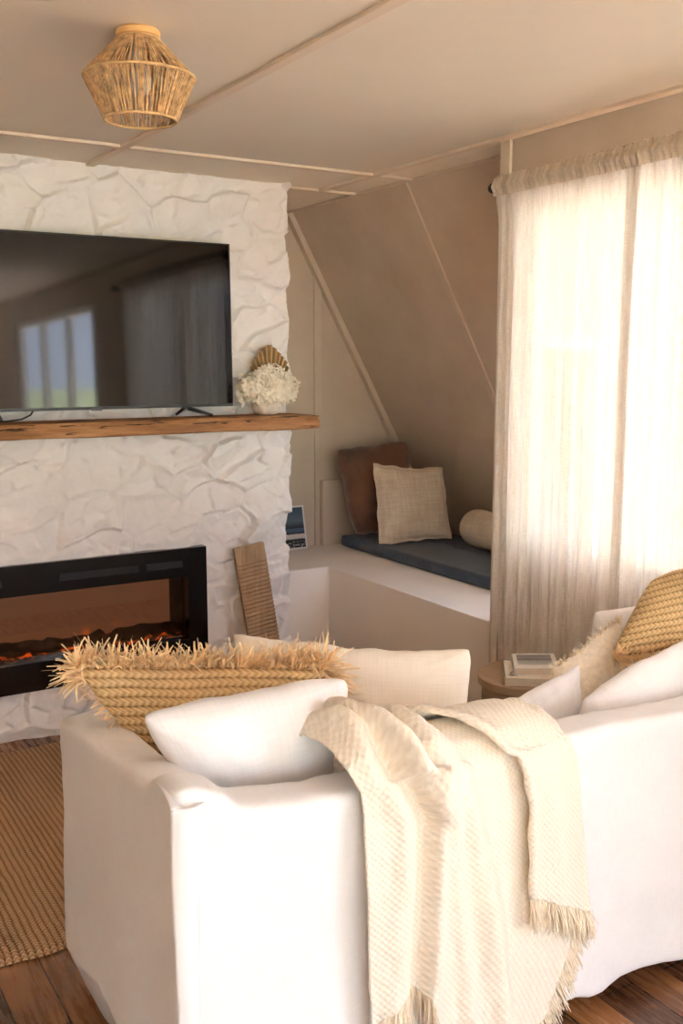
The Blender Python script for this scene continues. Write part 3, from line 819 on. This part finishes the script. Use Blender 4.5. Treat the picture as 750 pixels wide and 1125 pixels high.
# ------------------------------------------------------------------ MANTEL beam
nxm, nc = 260, 44
X = np.linspace(-.05, 2.255, nxm); a = np.linspace(0, 2*math.pi, nc, endpoint=False)
XX, AA = np.meshgrid(X, a, indexing='ij')
ca, sa = np.cos(AA), np.sin(AA); p_ = .22
hy, hz = .0975, .0325
Yc_, Zc_ = 3.9925, 1.2925
YY = Yc_ + hy*np.sign(ca)*np.abs(ca)**p_; ZZ = Zc_ + hz*np.sign(sa)*np.abs(sa)**p_
ZZ = ZZ + .004*fbm(XX*4, YY*6, 101, 3)*np.sign(sa)*(np.sign(-sa)*.5+.5) + .0008*fbm(XX*18, YY*30, 102, 3)
YY = YY - (.006*fbm(XX*5, ZZ*22, 103, 4))*np.clip(-ca, 0, 1)
# broken split at the right end of the top front edge
nt = sstep(2.15, 2.20, XX)*sstep(1.300, 1.309, ZZ)*np.exp(-((ZZ-1.309)/.006)**2)*np.clip(-ca, 0, 1)
YY = YY + .02*nt
ZZ = ZZ - .006*sstep(2.19, 2.25, XX)*np.clip(sa, 0, 1)
# split cracks on the front
cr = np.exp(-((ZZ-1.312-.002*np.sin(XX*7))/.0025)**2)*sstep(.1, .25, vn(XX*3.2, XX*0, 104))*np.clip(-ca, 0, 1)
YY = YY + .010*cr
mb = MB(); idx = np.arange(nxm*nc).reshape(nxm, nc); fs = []
for i in range(nxm-1):
    for j in range(nc): fs.append((idx[i, j], idx[i, (j+1) % nc], idx[i+1, (j+1) % nc], idx[i+1, j]))
fs.append(tuple(idx[0])); fs.append(tuple(idx[-1])[::-1])
mb.add(np.stack([XX, YY, ZZ], -1).reshape(-1, 3), fs)
mantel = build('mantel_shelf', mb, M['beam'], auto=45)
tag(mantel, 'rough timber beam mantel across the white stone chimney', 'mantel')

# ------------------------------------------------------------------ FIREPLACE insert
fpz = thing('electric_fireplace', 'black framed electric fireplace set into the white stone chimney', 'fireplace', (1.12, 4.06, FZ0))
FY = 4.052
WX0, WX1, WZ0, WZ1 = .582, 1.667, .332, .616
b = MB()
b.box(FX0, WX0, FY, FY+.05, FZ0, FZ1); b.box(WX1, FX1, FY, FY+.05, FZ0, FZ1); b.box(WX0, WX1, FY, FY+.05, WZ1, FZ1); b.box(WX0, WX1, FY, FY+.05, FZ0, WZ0)
M['frame'] = m_plain('gloss_black_frame', (10, 10, 11), .22, spec=.5)
build('surround', b, M['frame'], fpz, bevel=.002)
for a0, a1 in ((.60, .86), (1.102, 1.437), (1.478, 1.638)):
    b = MB()
    for q in range(4): b.box(a0, a1, FY-.004, FY+.004, .664+q*.006, .667+q*.006)
    b.box(a0-.004, a1+.004, FY-.002, FY+.004, .660, .690)
    build('vent', b, M['vent'], fpz)
b = MB(); b.box(WX0-.01, WX1+.01, FY+.24, FY+.25, WZ0-.03, WZ1+.01)
k = NT('flame_glow_panel'); v = k.coord('Object', (7, 1, 3.2)); f = k.noise(v, 1.6, 5, .6)
sp = k.n('SeparateXYZ'); k.l(k.coord('Generated'), sp.inputs[0])
ff = k.math('MULTIPLY', k.math('SUBTRACT', f, k.math('ADD', .42, k.math('MULTIPLY', sp.outputs[2], .75))), 4.0)
ff = k.math('MAXIMUM', ff, 0.0); ff = k.math('MINIMUM', ff, 1.0)
em = k.mix(ff, (112, 72, 50), (225, 105, 36))  # even brown glow put in to lighten the recess; orange is flame
k.principled((96, 66, 46), .6, emit=em, estr=.62)
build('flame_glow_panel', b, k.m, fpz)
b = MB(); b.box(WX0-.012, WX0-.002, FY+.05, FY+.25, WZ0-.03, WZ1+.01); b.box(WX1+.002, WX1+.012, FY+.05, FY+.25, WZ0-.03, WZ1+.01)
b.box(WX0-.012, WX1+.012, FY+.05, FY+.25, WZ1+.004, WZ1+.014); b.box(WX0-.012, WX1+.012, FY+.05, FY+.25, WZ0-.04, WZ0-.028)
build('firebox', b, M['blackmat'], fpz)
k = NT('glowing_embers'); v = k.coord('Object'); f = k.noise(v, 28, 4)
k.principled(k.ramp(f, [(.4, (20, 14, 11)), (.6, (60, 38, 24))]), .8, k.bump(f, 1, .02), emit=k.ramp(f, [(.52, (0, 0, 0)), (.66, (255, 96, 20))]), estr=.75)
gx_, gy_ = np.meshgrid(np.linspace(WX0, WX1, 160), np.linspace(FY+.055, FY+.235, 30), indexing='ij')
gz_ = WZ0 - .012 + .035*np.abs(fbm(gx_*22, gy_*22, 111, 3)) + .012*sstep(FY+.05, FY+.2, gy_)
build('ember_bed', MB().grid(np.stack([gx_, gy_, gz_], -1)), k.m, fpz, smooth=True)
M['log'] = m_plain('charred_log', (46, 38, 34), .85, var=.5, nscale=30, bump=.8, bdist=.006)
rl_ = np.random.default_rng(12)
for q in range(9):
    cx_ = WX0+.08+q*.118; an = rl_.uniform(-.5, .5); L = rl_.uniform(.07, .11); r_ = rl_.uniform(.020, .032)
    pts = [(cx_+L*t*math.cos(an), FY+.13+L*t*math.sin(an)*.6+.008*math.sin(t*5+q), WZ0+.028+.006*math.sin(3*t+q)) for t in np.linspace(-1, 1, 9)]
    rr = [r_*(.45 if i in (0, 8) else 1+.25*rl_.normal()*.5) for i in range(9)]
    build('log', MB().tube(pts, rr, 10), M['log'], fpz, smooth=True)
k = NT('smoked_glass'); tr = k.n('BsdfTransparent'); tr.inputs['Color'].default_value = (.82, .78, .74, 1)
gl = k.n('BsdfGlossy'); gl.inputs['Roughness'].default_value = .03; mx = k.n('MixShader'); mx.inputs[0].default_value = .07
k.l(tr.outputs[0], mx.inputs[1]); k.l(gl.outputs[0], mx.inputs[2]); k.l(mx.outputs[0], k.out.inputs[0])
build('glass_front', MB().box(WX0-.004, WX1+.004, FY+.040, FY+.044, WZ0-.004, WZ1+.004), k.m, fpz)

# ------------------------------------------------------------------ CEILING LAMP
LC = (.895, 2.405, Z)
lamp = thing('ceiling_lamp', 'woven jute cord flush lamp on the cream ceiling', 'lamp', LC)
build('ceiling_plate', MB().lathe([(.048, 0), (.052, -.004), (.052, -.016), (.046, -.021)], LC, 48), M['oak'], lamp, auto=40)
R0, R1, R2 = (.050, -.022), (.133, -.108), (.086, -.205)
for nm, (r, h) in (('upper_ring', R0), ('middle_ring', R1), ('lower_ring', R2)):
    pts = [(LC[0]+r*math.cos(t), LC[1]+r*math.sin(t), LC[2]+h) for t in np.linspace(0, 2*math.pi, 65)]
    build(nm, MB().tube(pts, .0032, 8, False), M['ring'], lamp, smooth=True)
ru = np.random.default_rng(20); mb = MB(); mb2 = MB()
def cord(mb, r_, A, Bp, a0, a1, rad):
    pts = []
    for t in np.linspace(0, 1, 6):
        r = A[0]+(Bp[0]-A[0])*t; an = a0+(a1-a0)*t
        pts.append((LC[0]+r*math.cos(an)+ru.normal(0, .0005), LC[1]+r*math.sin(an)+ru.normal(0, .0005), LC[2]+A[1]+(Bp[1]-A[1])*t))
    mb.tube(pts, rad, 5, False)
for q in range(140):
    a0 = 2*math.pi*q/140 + ru.normal(0, .012)
    cord(mb, 0, R0, R1, a0, a0+ru.normal(0, .05), .0017)
    cord(mb2, 0, R1, R2, a0, a0+ru.normal(0, .035), .0016)
for q in range(40):
    a0 = 2*math.pi*q/40 + ru.normal(0, .03)
    cord(mb, 0, R0, R1, a0, a0+.16*(1 if q % 2 else -1), .0015)
    cord(mb2, 0, R1, R2, a0, a0+.14*(1 if q % 2 else -1), .0014)
for q in range(9):
    a0 = 2*math.pi*q/9+.2
    for dq in (-.02, 0, .02):
        cord(mb, 0, R0, (R1[0]+.001, R1[1]), a0+dq, a0+dq, .0022); cord(mb2, 0, (R1[0]+.001, R1[1]), (R2[0]+.001, R2[1]), a0+dq, a0+dq, .0022)
build('upper_cord_shade', mb, M['cord'], lamp, smooth=True)
build('lower_cord_shade', mb2, M['cord'], lamp, smooth=True)
build('lamp_holder', MB().lathe([(.018, -.02), (.02, -.05), (.017, -.075)], LC, 24), M['white_frame'], lamp, auto=40)
M['bulb'] = m_plain('frosted_bulb', (236, 228, 214), .3)
build('bulb', MB().lathe([(.012, -.072), (.016, -.085), (.028, -.105), (.031, -.122), (.026, -.140), (.012, -.152), (.002, -.155)], LC, 28), M['bulb'], lamp, smooth=True)

# ------------------------------------------------------------------ VASE, dried flowers and palm leaf on the mantel
MZ = 1.326
M['pot'] = m_plain('rough_white_ceramic', 'ddd2c4', .85, var=.1, nscale=40, bump=.6, bdist=.004)
vase = build('vase', MB().lathe([(.035, 0), (.052, .006), (.068, .03), (.070, .055), (.058, .078), (.044, .086), (.040, .084), (.052, .072), (.060, .05), (.03, .012)], (2.035, 3.985, MZ), 40), M['pot'], auto=50)
tag(vase, 'small rough white pot holding dried flowers on the mantel end', 'vase')
M['petal'] = m_plain('dried_hydrangea_petals', 'f6eedd', .8, var=.06, nscale=50, sheen=.1)
M['leafm'] = None
fl = thing('dried_hydrangea', 'bunch of dried cream hydrangea in the white pot', 'flowers', (2.035, 3.985, MZ+.05))
rf = np.random.default_rng(33)
def head(c, R, n):
    mb = MB(); ga = math.pi*(3-math.sqrt(5))
    for i in range(n):
        zz = 1-2*(i+.5)/n
        if zz < -.75: continue
        rr = math.sqrt(1-zz*zz); th = i*ga
        d = np.array([rr*math.cos(th), rr*math.sin(th), zz])
        p = np.array(c) + d*np.array(R)*(1+.10*rf.normal())
        d2 = d + rf.normal(0, .45, 3); d2 /= np.linalg.norm(d2)
        a = np.cross(d2, rf.normal(0, 1, 3)); a /= np.linalg.norm(a); b_ = np.cross(d2, a)
        s_ = .0165*(1+.25*rf.normal())
        for q in range(4):
            an = q*math.pi/2; u = a*math.cos(an)+b_*math.sin(an); w = np.cross(d2, u)
            lift = rf.uniform(.1, .7)
            v = [p, p+u*s_*.55+w*s_*.42+d2*s_*.25*lift, p+u*s_*1.05+d2*s_*lift*.8, p+u*s_*.55-w*s_*.42+d2*s_*.25*lift]
            mb.add(v, [(0, 1, 2, 3)])
    # dense dry core so the head is not see-through
    L = []
    for zz in np.linspace(-.9, .95, 10): L.append((R[0]*.86*math.sqrt(1-zz*zz), R[2]*.86*zz))
    m2 = MB().lathe(L, c, 24)
    m2.v = [(c[0]+(q[0]-c[0]), c[1]+(q[1]-c[1])*R[1]/R[0], q[2]) for q in m2.v]
    mb.add(m2.v, m2.f)
    return mb
for c, R, n in (((1.968, 3.975, 1.436), (.072, .068, .064), 150), ((2.095, 3.975, 1.440), (.074, .068, .066), 150), ((2.04, 3.965, 1.475), (.078, .064, .058), 150), ((2.045, 3.935, 1.420), (.085, .045, .055), 130)):
    build('flower_head', head(c, R, n), M['petal'], fl)
mb = MB()
for q in range(6): mb.tube([(2.035+.02*math.cos(q), 3.985+.02*math.sin(q), MZ+.02), (2.035+.035*math.cos(q), 3.985+.03*math.sin(q), MZ+.10)], .003, 6)
build('stems', mb, M['cord'], fl, smooth=True)
M['palm'] = m_plain('dried_palm_leaf', 'a98a5c', .75, var=.15, nscale=14, bump=.2)
leaf = thing('dried_palm_leaf', 'dried tan spear of palm leaf standing behind the hydrangea', 'leaf', (2.05, 4.03, MZ+.06))
base = np.array([2.075, 4.03, 1.40]); tip = {}
ths = np.linspace(-48, 48, 49); mb = MB(); rows_ = []
prof_t = [-48, -38, -24, -8, 0, 6, 16, 30, 42, 48]; prof_r = [.145, .180, .198, .225, .236, .226, .205, .185, .160, .135]
G = np.zeros((49, 8, 3))
for i, th in enumerate(ths):
    r = np.interp(th, prof_t, prof_r)
    if i % 2 == 0: r *= .985
    for j, t in enumerate(np.linspace(.06, 1, 8)):
        an = math.radians(th)*(.55+.45*(1-t*.35))
        G[i, j] = base + np.array([math.sin(an)*r*t, (.009 if (i//2) % 2 else -.009)*t, math.cos(an)*r*t])
build('leaf_blade', MB().grid(G), M['palm'], leaf, solid=.0015)
build('leaf_stem', MB().tube([(2.05, 4.025, MZ+.03), base + np.array([0, 0, .02])], .004, 8), M['palm'], leaf, smooth=True)

# ------------------------------------------------------------------ ridged plank leaning on the chimney
n1, n2 = 24, 260
tw = np.linspace(-.5, .5, n1); th_ = np.linspace(0, 1, n2)
def plank_pt(a, t, d):
    Lh = .76; tilt = .125; wd = .150
    c = np.array([2.045, 3.985, .004]) + np.array([-tilt*Lh*t*.97, .055*t, .728*t])
    uw = np.array([1, 0, tilt]); uw = uw/np.linalg.norm(uw)
    return c + uw*wd*a + np.array([0, d, 0])
G = np.zeros((n1, n2, 3)); Bk = np.zeros((n1, n2, 3))
for i, a_ in enumerate(tw):
    for j, t in enumerate(th_):
        rid = .0034*math.sin(t*2*math.pi*40) if t < .90 else 0
        G[i, j] = plank_pt(a_, t, -.022 + rid); Bk[i, j] = plank_pt(a_, t, 0)
mb = MB(); mb.grid(G); mb.grid(Bk)
idx = np.arange(n1*n2).reshape(n1, n2); N0 = n1*n2
loop = [idx[i, 0] for i in range(n1)] + [idx[-1, j] for j in range(1, n2)] + [idx[i, -1] for i in range(n1-2, -1, -1)] + [idx[0, j] for j in range(n2-2, 0, -1)]
for i in range(len(loop)):
    p, q = int(loop[i]), int(loop[(i+1) % len(loop)]); mb.f.append((p, q, q+N0, p+N0))
tag(build('wooden_plank', mb, M['plank'], auto=35), 'ridged raw wood plank leaning against the white stone chimney', 'plank')

# ------------------------------------------------------------------ window-nook: mattress, cushions, bolster, card
v3, f3 = remeshed([(2.855, 3.46, YR+.03, 4.715, .5312, .592)], .016, 2)
v3[:, 0] += np.where(v3[:, 0] > 3.2, (v3[:, 2]-.53)*-.5, 0)
v3[:, 2] += .004*fbm(v3[:, 0]*5, v3[:, 1]*5, 121, 3)*sstep(.56, .59, v3[:, 2])
tag(build('bench_mattress', MB().add(v3, f3, v3[:, [1, 0]]), M['navy'], smooth=True), 'slate blue mattress pad on the plaster bench', 'mattress')
bc = thing('velvet_cushion', 'dark brown velvet cushion leaning in the corner of the nook', 'cushion', (3.04, 4.6, .59))
pillow('cushion_cover', (2.795, 4.665, 1.085), (3.245, 4.61, 1.115), (3.22, 4.50, .614), (2.845, 4.54, .614), .085, M['hide'], bc, pinch=.01, wr=.011, seed=131, power=.40, round_=.055)
lc = thing('linen_cushion', 'square oatmeal linen cushion with a flanged edge in front of the brown cushion', 'cushion', (3.07, 4.3, .59))
pillow('cushion_cover', (2.885, 4.43, 1.022), (3.275, 4.315, .995), (3.275, 4.22, .598), (2.855, 4.315, .598), .068, M['oat'], lc, pinch=.06, wr=.009, seed=141, flange=.07, round_=.03)
prof = []
for q in np.linspace(0, 1, 60):
    a_ = q
    if a_ < .12: r = .098*math.sqrt(max(0, 1-((.12-a_)/.12)**2)); 
    elif a_ > .88: r = .098*math.sqrt(max(0, 1-((a_-.88)/.12)**2))
    else: r = .098
    prof.append((max(r, .003), -.02*0 + a_*.58))
m = MB().lathe(prof, (0, 0, 0), 48)
m.uv = [(p[2], math.atan2(p[1], p[0])*.1) for p in m.v]
m.v = [(3.262+p[0]+.003*math.sin(p[2]*40), 3.50+p[2], .699+p[1]+.002*math.sin(p[2]*55+p[0]*30)) for p in m.v]
tag(build('bolster_cushion', m, M['oat'], smooth=True), 'round oatmeal linen bolster lying on the blue pad beside the curtain', 'bolster')
card = thing('landscape_print', 'small white-bordered landscape print leaning on the nook wall beside the chimney', 'print', (2.56, 4.77, .532))
cw, chh = .205, .235
def cardpt(x, z, d): return (2.455+x, 4.735+.05*(z/chh)+d, .533+z)
mb = MB(); mb.add([cardpt(x, z, d) for d in (0, .006) for x, z in ((0, 0), (cw, 0), (cw, chh), (0, chh))], [(0, 1, 2, 3), (7, 6, 5, 4), (0, 4, 5, 1), (1, 5, 6, 2), (2, 6, 7, 3), (3, 7, 4, 0)])
M['paper'] = m_plain('white_card', (222, 218, 210), .6)
build('card_border', mb, M['paper'], card)
G = np.array([[cardpt(x, z, -.0015) for z in np.linspace(.010, chh-.008, 20)] for x in np.linspace(.008, cw-.010, 12)])
k = NT('printed_landscape'); sp = k.n('SeparateXYZ'); uvc = k.coord('UV'); k.l(uvc, sp.inputs[0])
nz_ = k.noise(k.coord('UV', (9, 16, 1)), 1.3, 5)
hv = k.math('ADD', sp.outputs[1], k.math('MULTIPLY', k.math('SUBTRACT', nz_, .5), .05))
cr_ = k.ramp(hv, [(0, (18, 16, 18)), (.20, (20, 18, 20)), (.235, (205, 196, 190)), (.33, (214, 198, 186)), (.345, (26, 30, 38)), (.40, (60, 78, 96)), (.47, (74, 92, 110)), (.49, (20, 24, 30)), (.53, (40, 48, 58)), (.66, (84, 100, 114)), (1, (44, 72, 88))])
sq = k.math('GREATER_THAN', k.noise(k.coord('UV', (14, 22, 1)), 1.0, 2), .55); lowm = k.math('LESS_THAN', sp.outputs[1], .16)
k.principled(k.mix(k.math('MULTIPLY', sq, lowm), cr_, (150, 142, 136)), .35)
build('printed_picture', MB().grid(G), k.m, card)

# ------------------------------------------------------------------ SIDE TABLE and books
TC = (2.219, 2.444)
st_ = thing('side_table', 'round taupe wood side table between the sofa and the curtain', 'table', (TC[0], TC[1], 0))
build('tabletop', MB().lathe([(.160, .488), (.165, .492), (.165, .516), (.161, .520)], (TC[0], TC[1], 0), 72), M['table'], st_, auto=40)
build('apron', MB().lathe([(.150, .40), (.150, .4885)], (TC[0], TC[1], 0), 64), M['table'], st_, auto=40)
build('pedestal', MB().lathe([(.13, 0), (.13, .02), (.06, .03), (.045, .06), (.045, .34), (.07, .401)], (TC[0], TC[1], 0), 48), M['table'], st_, auto=40)
def book(name, label, fl_, uy, ux, w, d, z0, h, covercol, picture=None, mark=False):
    # fl_ front-left corner; ux along the spine (right), uy away
    ux = np.array([ux[0], ux[1], 0.]); uy = np.array([uy[0], uy[1], 0.]); ux /= np.linalg.norm(ux); uy /= np.linalg.norm(uy)
    o = np.array([fl_[0], fl_[1], 0.]); zz = np.array([0, 0, 1.])
    c = o+ux*w/2+uy*d/2
    root = thing(name, label, 'book', (c[0], c[1], z0), 'books on the side table')
    cv = MB()
    for za, zb in ((z0, z0+.0022), (z0+h-.0022, z0+h)): cv.obox(c+zz*(za+zb)/2, ux*w/2, uy*d/2, zz*(zb-za)/2)
    cv.obox(o+uy*d/2+ux*.0012+zz*(z0+h/2), ux*.0012, uy*d/2, zz*h/2)
    build('cover', cv, covercol, root)
    pg = MB().obox(c+zz*(z0+h/2)+ux*.001, ux*(w/2-.003), uy*(d/2-.003), zz*(h/2-.0023))
    build('pages', pg, M['pages'], root)
    if picture:
        b0, b1, d0, d1 = picture[:4]
        q = [o+ux*w*a+uy*d*b_+zz*(z0+h+.0006) for a, b_ in ((b0, d0), (b1, d0), (b1, d1), (b0, d1))]
        build('cover_picture', MB().add(q, [(0, 1, 2, 3)], [(0, 0), (1, 0), (1, 1), (0, 1)]), picture[4], root)
    if mark:
        b = MB()
        for pts in mark: b.tube([o+ux*w*a+uy*d*b_+zz*(z0+h+.0006) for a, b_ in pts], .0012, 4)
        build('cover_lettering', b, M['blackmat'], root)
    return root
M['pages'] = m_plain('book_pages', (232, 224, 212), .9, var=.06, nscale=300)
M['covw'] = m_plain('white_book_cover', (233, 229, 222), .45)
M['covc'] = m_plain('cream_book_cover', (228, 217, 198), .5)
k = NT('grey_photo_print'); sp = k.n('SeparateXYZ'); k.l(k.coord('UV'), sp.inputs[0])
nz_ = k.noise(k.coord('UV', (5, 14, 1)), 1.2, 5)
band = k.math('ADD', sp.outputs[1], k.math('MULTIPLY', k.math('SUBTRACT', nz_, .5), .35))
k.principled(k.ramp(band, [(0, (190, 196, 198)), (.3, (176, 182, 182)), (.47, (140, 140, 138)), (.55, (90, 86, 84)), (.64, (150, 150, 148)), (1, (128, 130, 134))]), .3)
M['photo'] = k.m
ux_b = (2.353-2.185, 2.42-2.545); uy_b = (2.185-2.06, 2.545-2.385)
book('coffee_table_book', 'larger cream book at the bottom of the pair on the side table', (2.072, 2.385), uy_b, ux_b, .205, .195, .5203, .026, M['covc'],
     mark=[[(.07, .16), (.10, .24), (.13, .14), (.16, .22)], [(.10, .30), (.15, .36), (.19, .28)], [(.08, .12), (.2, .14)]])
ux_t = (2.338-2.215, 2.445-2.52); uy_t = (2.215-2.108, 2.52-2.382)
book('coffee_table_book', 'smaller white book with a grey cover photo on top of the pair', (2.112, 2.388), uy_t, ux_t, .145, .165, .5468, .025, M['covw'], picture=(.10, .90, .22, .90, M['photo']))

# ------------------------------------------------------------------ CURTAINS
def m_sheer(name, tr_amt, lo, hi):
    k = NT(name); a = k.noise(k.coord('UV', (700, 14, 1)), 1.0, 3); b = k.noise(k.coord('UV', (60, 700, 1)), 1.0, 3); big = k.noise(k.coord('UV', (40, 1.2, 1)), 1.0, 3)
    w = k.math('ADD', k.math('MULTIPLY', k.math('ADD', a, b), .30), k.math('MULTIPLY', big, .42))  # wide streaks also paint darker pleat lines into tint and transparency
    col = k.ramp(w, [(.38, lo), (.62, hi)])
    d = k.n('BsdfDiffuse'); t = k.n('BsdfTranslucent'); tp = k.n('BsdfTransparent')
    nm = k.bump(w, .25, .002)
    for q in (d, t): k.l(col, q.inputs['Color']); k.l(nm, q.inputs['Normal'])
    m1 = k.n('MixShader'); m1.inputs[0].default_value = .20; k.l(d.outputs[0], m1.inputs[1]); k.l(t.outputs[0], m1.inputs[2])
    m2 = k.n('MixShader'); fac = k.math('ADD', k.math('MULTIPLY', k.math('SUBTRACT', w, .5), -1.2), tr_amt)
    k.l(fac, m2.inputs[0]); k.l(m1.outputs[0], m2.inputs[1]); k.l(tp.outputs[0], m2.inputs[2]); k.l(m2.outputs[0], k.out.inputs[0])
    return k.m
M['sheer'] = m_sheer('sheer_linen', .075, (222, 211, 198), (246, 241, 235))
M['pocket'] = m_sheer('gathered_linen', .10, (214, 198, 176), (234, 222, 204))
rodz = 2.178
rod = thing('curtain_rod', 'dark curtain rod with a round finial above the window', 'curtain rod', (2.395, 2.0, rodz-.02))
build('rod', MB().tube([(2.40, 2.888, rodz), (2.40, .98, rodz)], .009, 12), M['blackmat'], rod, smooth=True)
for yy_ in (2.888, .965):
    s_ = 1 if yy_ > 2 else -1
    m = MB().lathe([(.004, -.006), (.017, .0), (.019, .010), (.014, .022), (.004, .026)], (0, 0, 0), 20)
    m.v = [(2.40+p[0], yy_+s_*p[2], rodz+p[1]) for p in m.v]
    build('finial', m, M['blackmat'], rod, smooth=True)
for yy_ in (2.876, 1.02): build('bracket', MB().box(2.39, XW+.002, yy_-.006, yy_+.006, rodz-.02, rodz-.008), M['blackmat'], rod)
def curtain(label, y0, y1, phase, seed, xoff=0, tie=()):
    root = thing('sheer_curtain', label, 'curtain', (2.40, (y0+y1)/2, .03), 'sheer linen curtains at the window')
    ny, nz2 = int((y1-y0)/.0045), 90
    yv = np.linspace(y0, y1, ny); zv = np.r_[np.linspace(.012, 2.11, nz2-22), np.linspace(2.125, 2.214, 22)]
    Y, Zz = np.meshgrid(yv, zv, indexing='ij')
    ed_ = np.minimum(Y-y0, y1-Y)
    bunch = np.exp(-ed_/.055)
    w = fbm(Y*4, Y*0+seed, seed, 2)*.12
    q = Y + w
    low = 1-sstep(1.7, 2.13, Zz)
    f = .009*np.sin(q*38+phase+.8*fbm(Y*2, Zz*.7, seed+1, 2)) + .007*np.sin(q*83+phase*2+1.5*fbm(Y*3, Zz*.9, seed+2, 2)) + .0035*np.sin(q*190+2*fbm(Y*3, Zz*.8, seed+3, 2))
    f = f*(.55+.6*low) + bunch*(.012*np.sin(q*150+phase)+.006*np.sin(q*310))*(.4+.6*low)
    hd = sstep(2.06, 2.135, Zz)
    g_ = .0055*np.sin(Y*260+3*fbm(Y*9, Y*0, seed+4, 2)) + .003*np.sin(Y*570)
    f = f*(1-.75*hd) + g_*hd
    f = f + .012*(1-sstep(.0, 1.2, Zz))*fbm(Y*6, Zz*.6, seed+5, 2)
    XX_ = 2.405 + xoff + np.clip(f, -.028, .022)
    zt = Zz + np.where(Zz > 2.20, .006*np.sin(Y*260+3*fbm(Y*9, Y*0, seed+4, 2)), 0)
    YY_ = Y + .004*fbm(Y*8, Zz*2, seed+6, 2)
    build('curtain_cloth', MB().grid(np.stack([XX_, YY_, zt], -1), np.stack([Y, Zz], -1)), M['sheer'], root, smooth=True)
    zz3 = np.linspace(2.146, 2.214, 12); Y3, Z3 = np.meshgrid(np.linspace(y0, y1, ny), zz3, indexing='ij')
    g3 = .006*np.sin(Y3*260+3*fbm(Y3*9, Y3*0, seed+4, 2)) + .003*np.sin(Y3*570)
    puff = .012*np.exp(-((Z3-rodz)/.016)**2)
    build('rod_pocket', MB().grid(np.stack([2.392+xoff+g3-puff, Y3, Z3 + np.where(Z3 > 2.20, .006*np.sin(Y3*260+3*fbm(Y3*9, Y3*0, seed+4, 2)), 0)], -1), np.stack([Y3, Z3], -1)), M['pocket'], root, smooth=True)
    return root
curtain('sheer oatmeal linen curtain hanging nearest the nook', 2.205, 2.874, .3, 201)
curtain('sheer oatmeal linen curtain at the right edge, nearest the camera', 1.16, 2.250, 1.1, 231, -.012)

# ------------------------------------------------------------------ RUG
rx0, rx1, ry0, ry1 = -1.2, 2.05, 2.495, 3.955
nxr, nyr = 420, 150
xv = np.linspace(rx0, rx1, nxr); yv = np.linspace(ry0, ry1, nyr)
X, Y = np.meshgrid(xv, yv, indexing='ij')
ed_ = np.minimum(np.minimum(X-rx0, rx1-X), np.minimum(Y-ry0, ry1-Y))
h = .004 + .011*sstep(0, .02, ed_) + .0035*np.abs(np.sin(math.pi*X/.021)) * (ed_ > .03) + .003*fbm(X*20, Y*20, 301, 3)
Yw = Y + .010*fbm(X*7, Y*0, 302, 3)*np.where(Y < 2.6, 1, .3)
mb = MB().grid(np.stack([X, Yw, h], -1), np.stack([X, Y], -1))
mb.add([(rx0+.01, ry0+.01, .001), (rx1-.01, ry0+.01, .001), (rx1-.01, ry1-.01, .001), (rx0+.01, ry1-.01, .001)], [(0, 1, 2, 3)])
tag(build('jute_rug', mb, M['jute'], smooth=True), 'braided natural jute rug on the dark floorboards by the fireplace', 'rug')
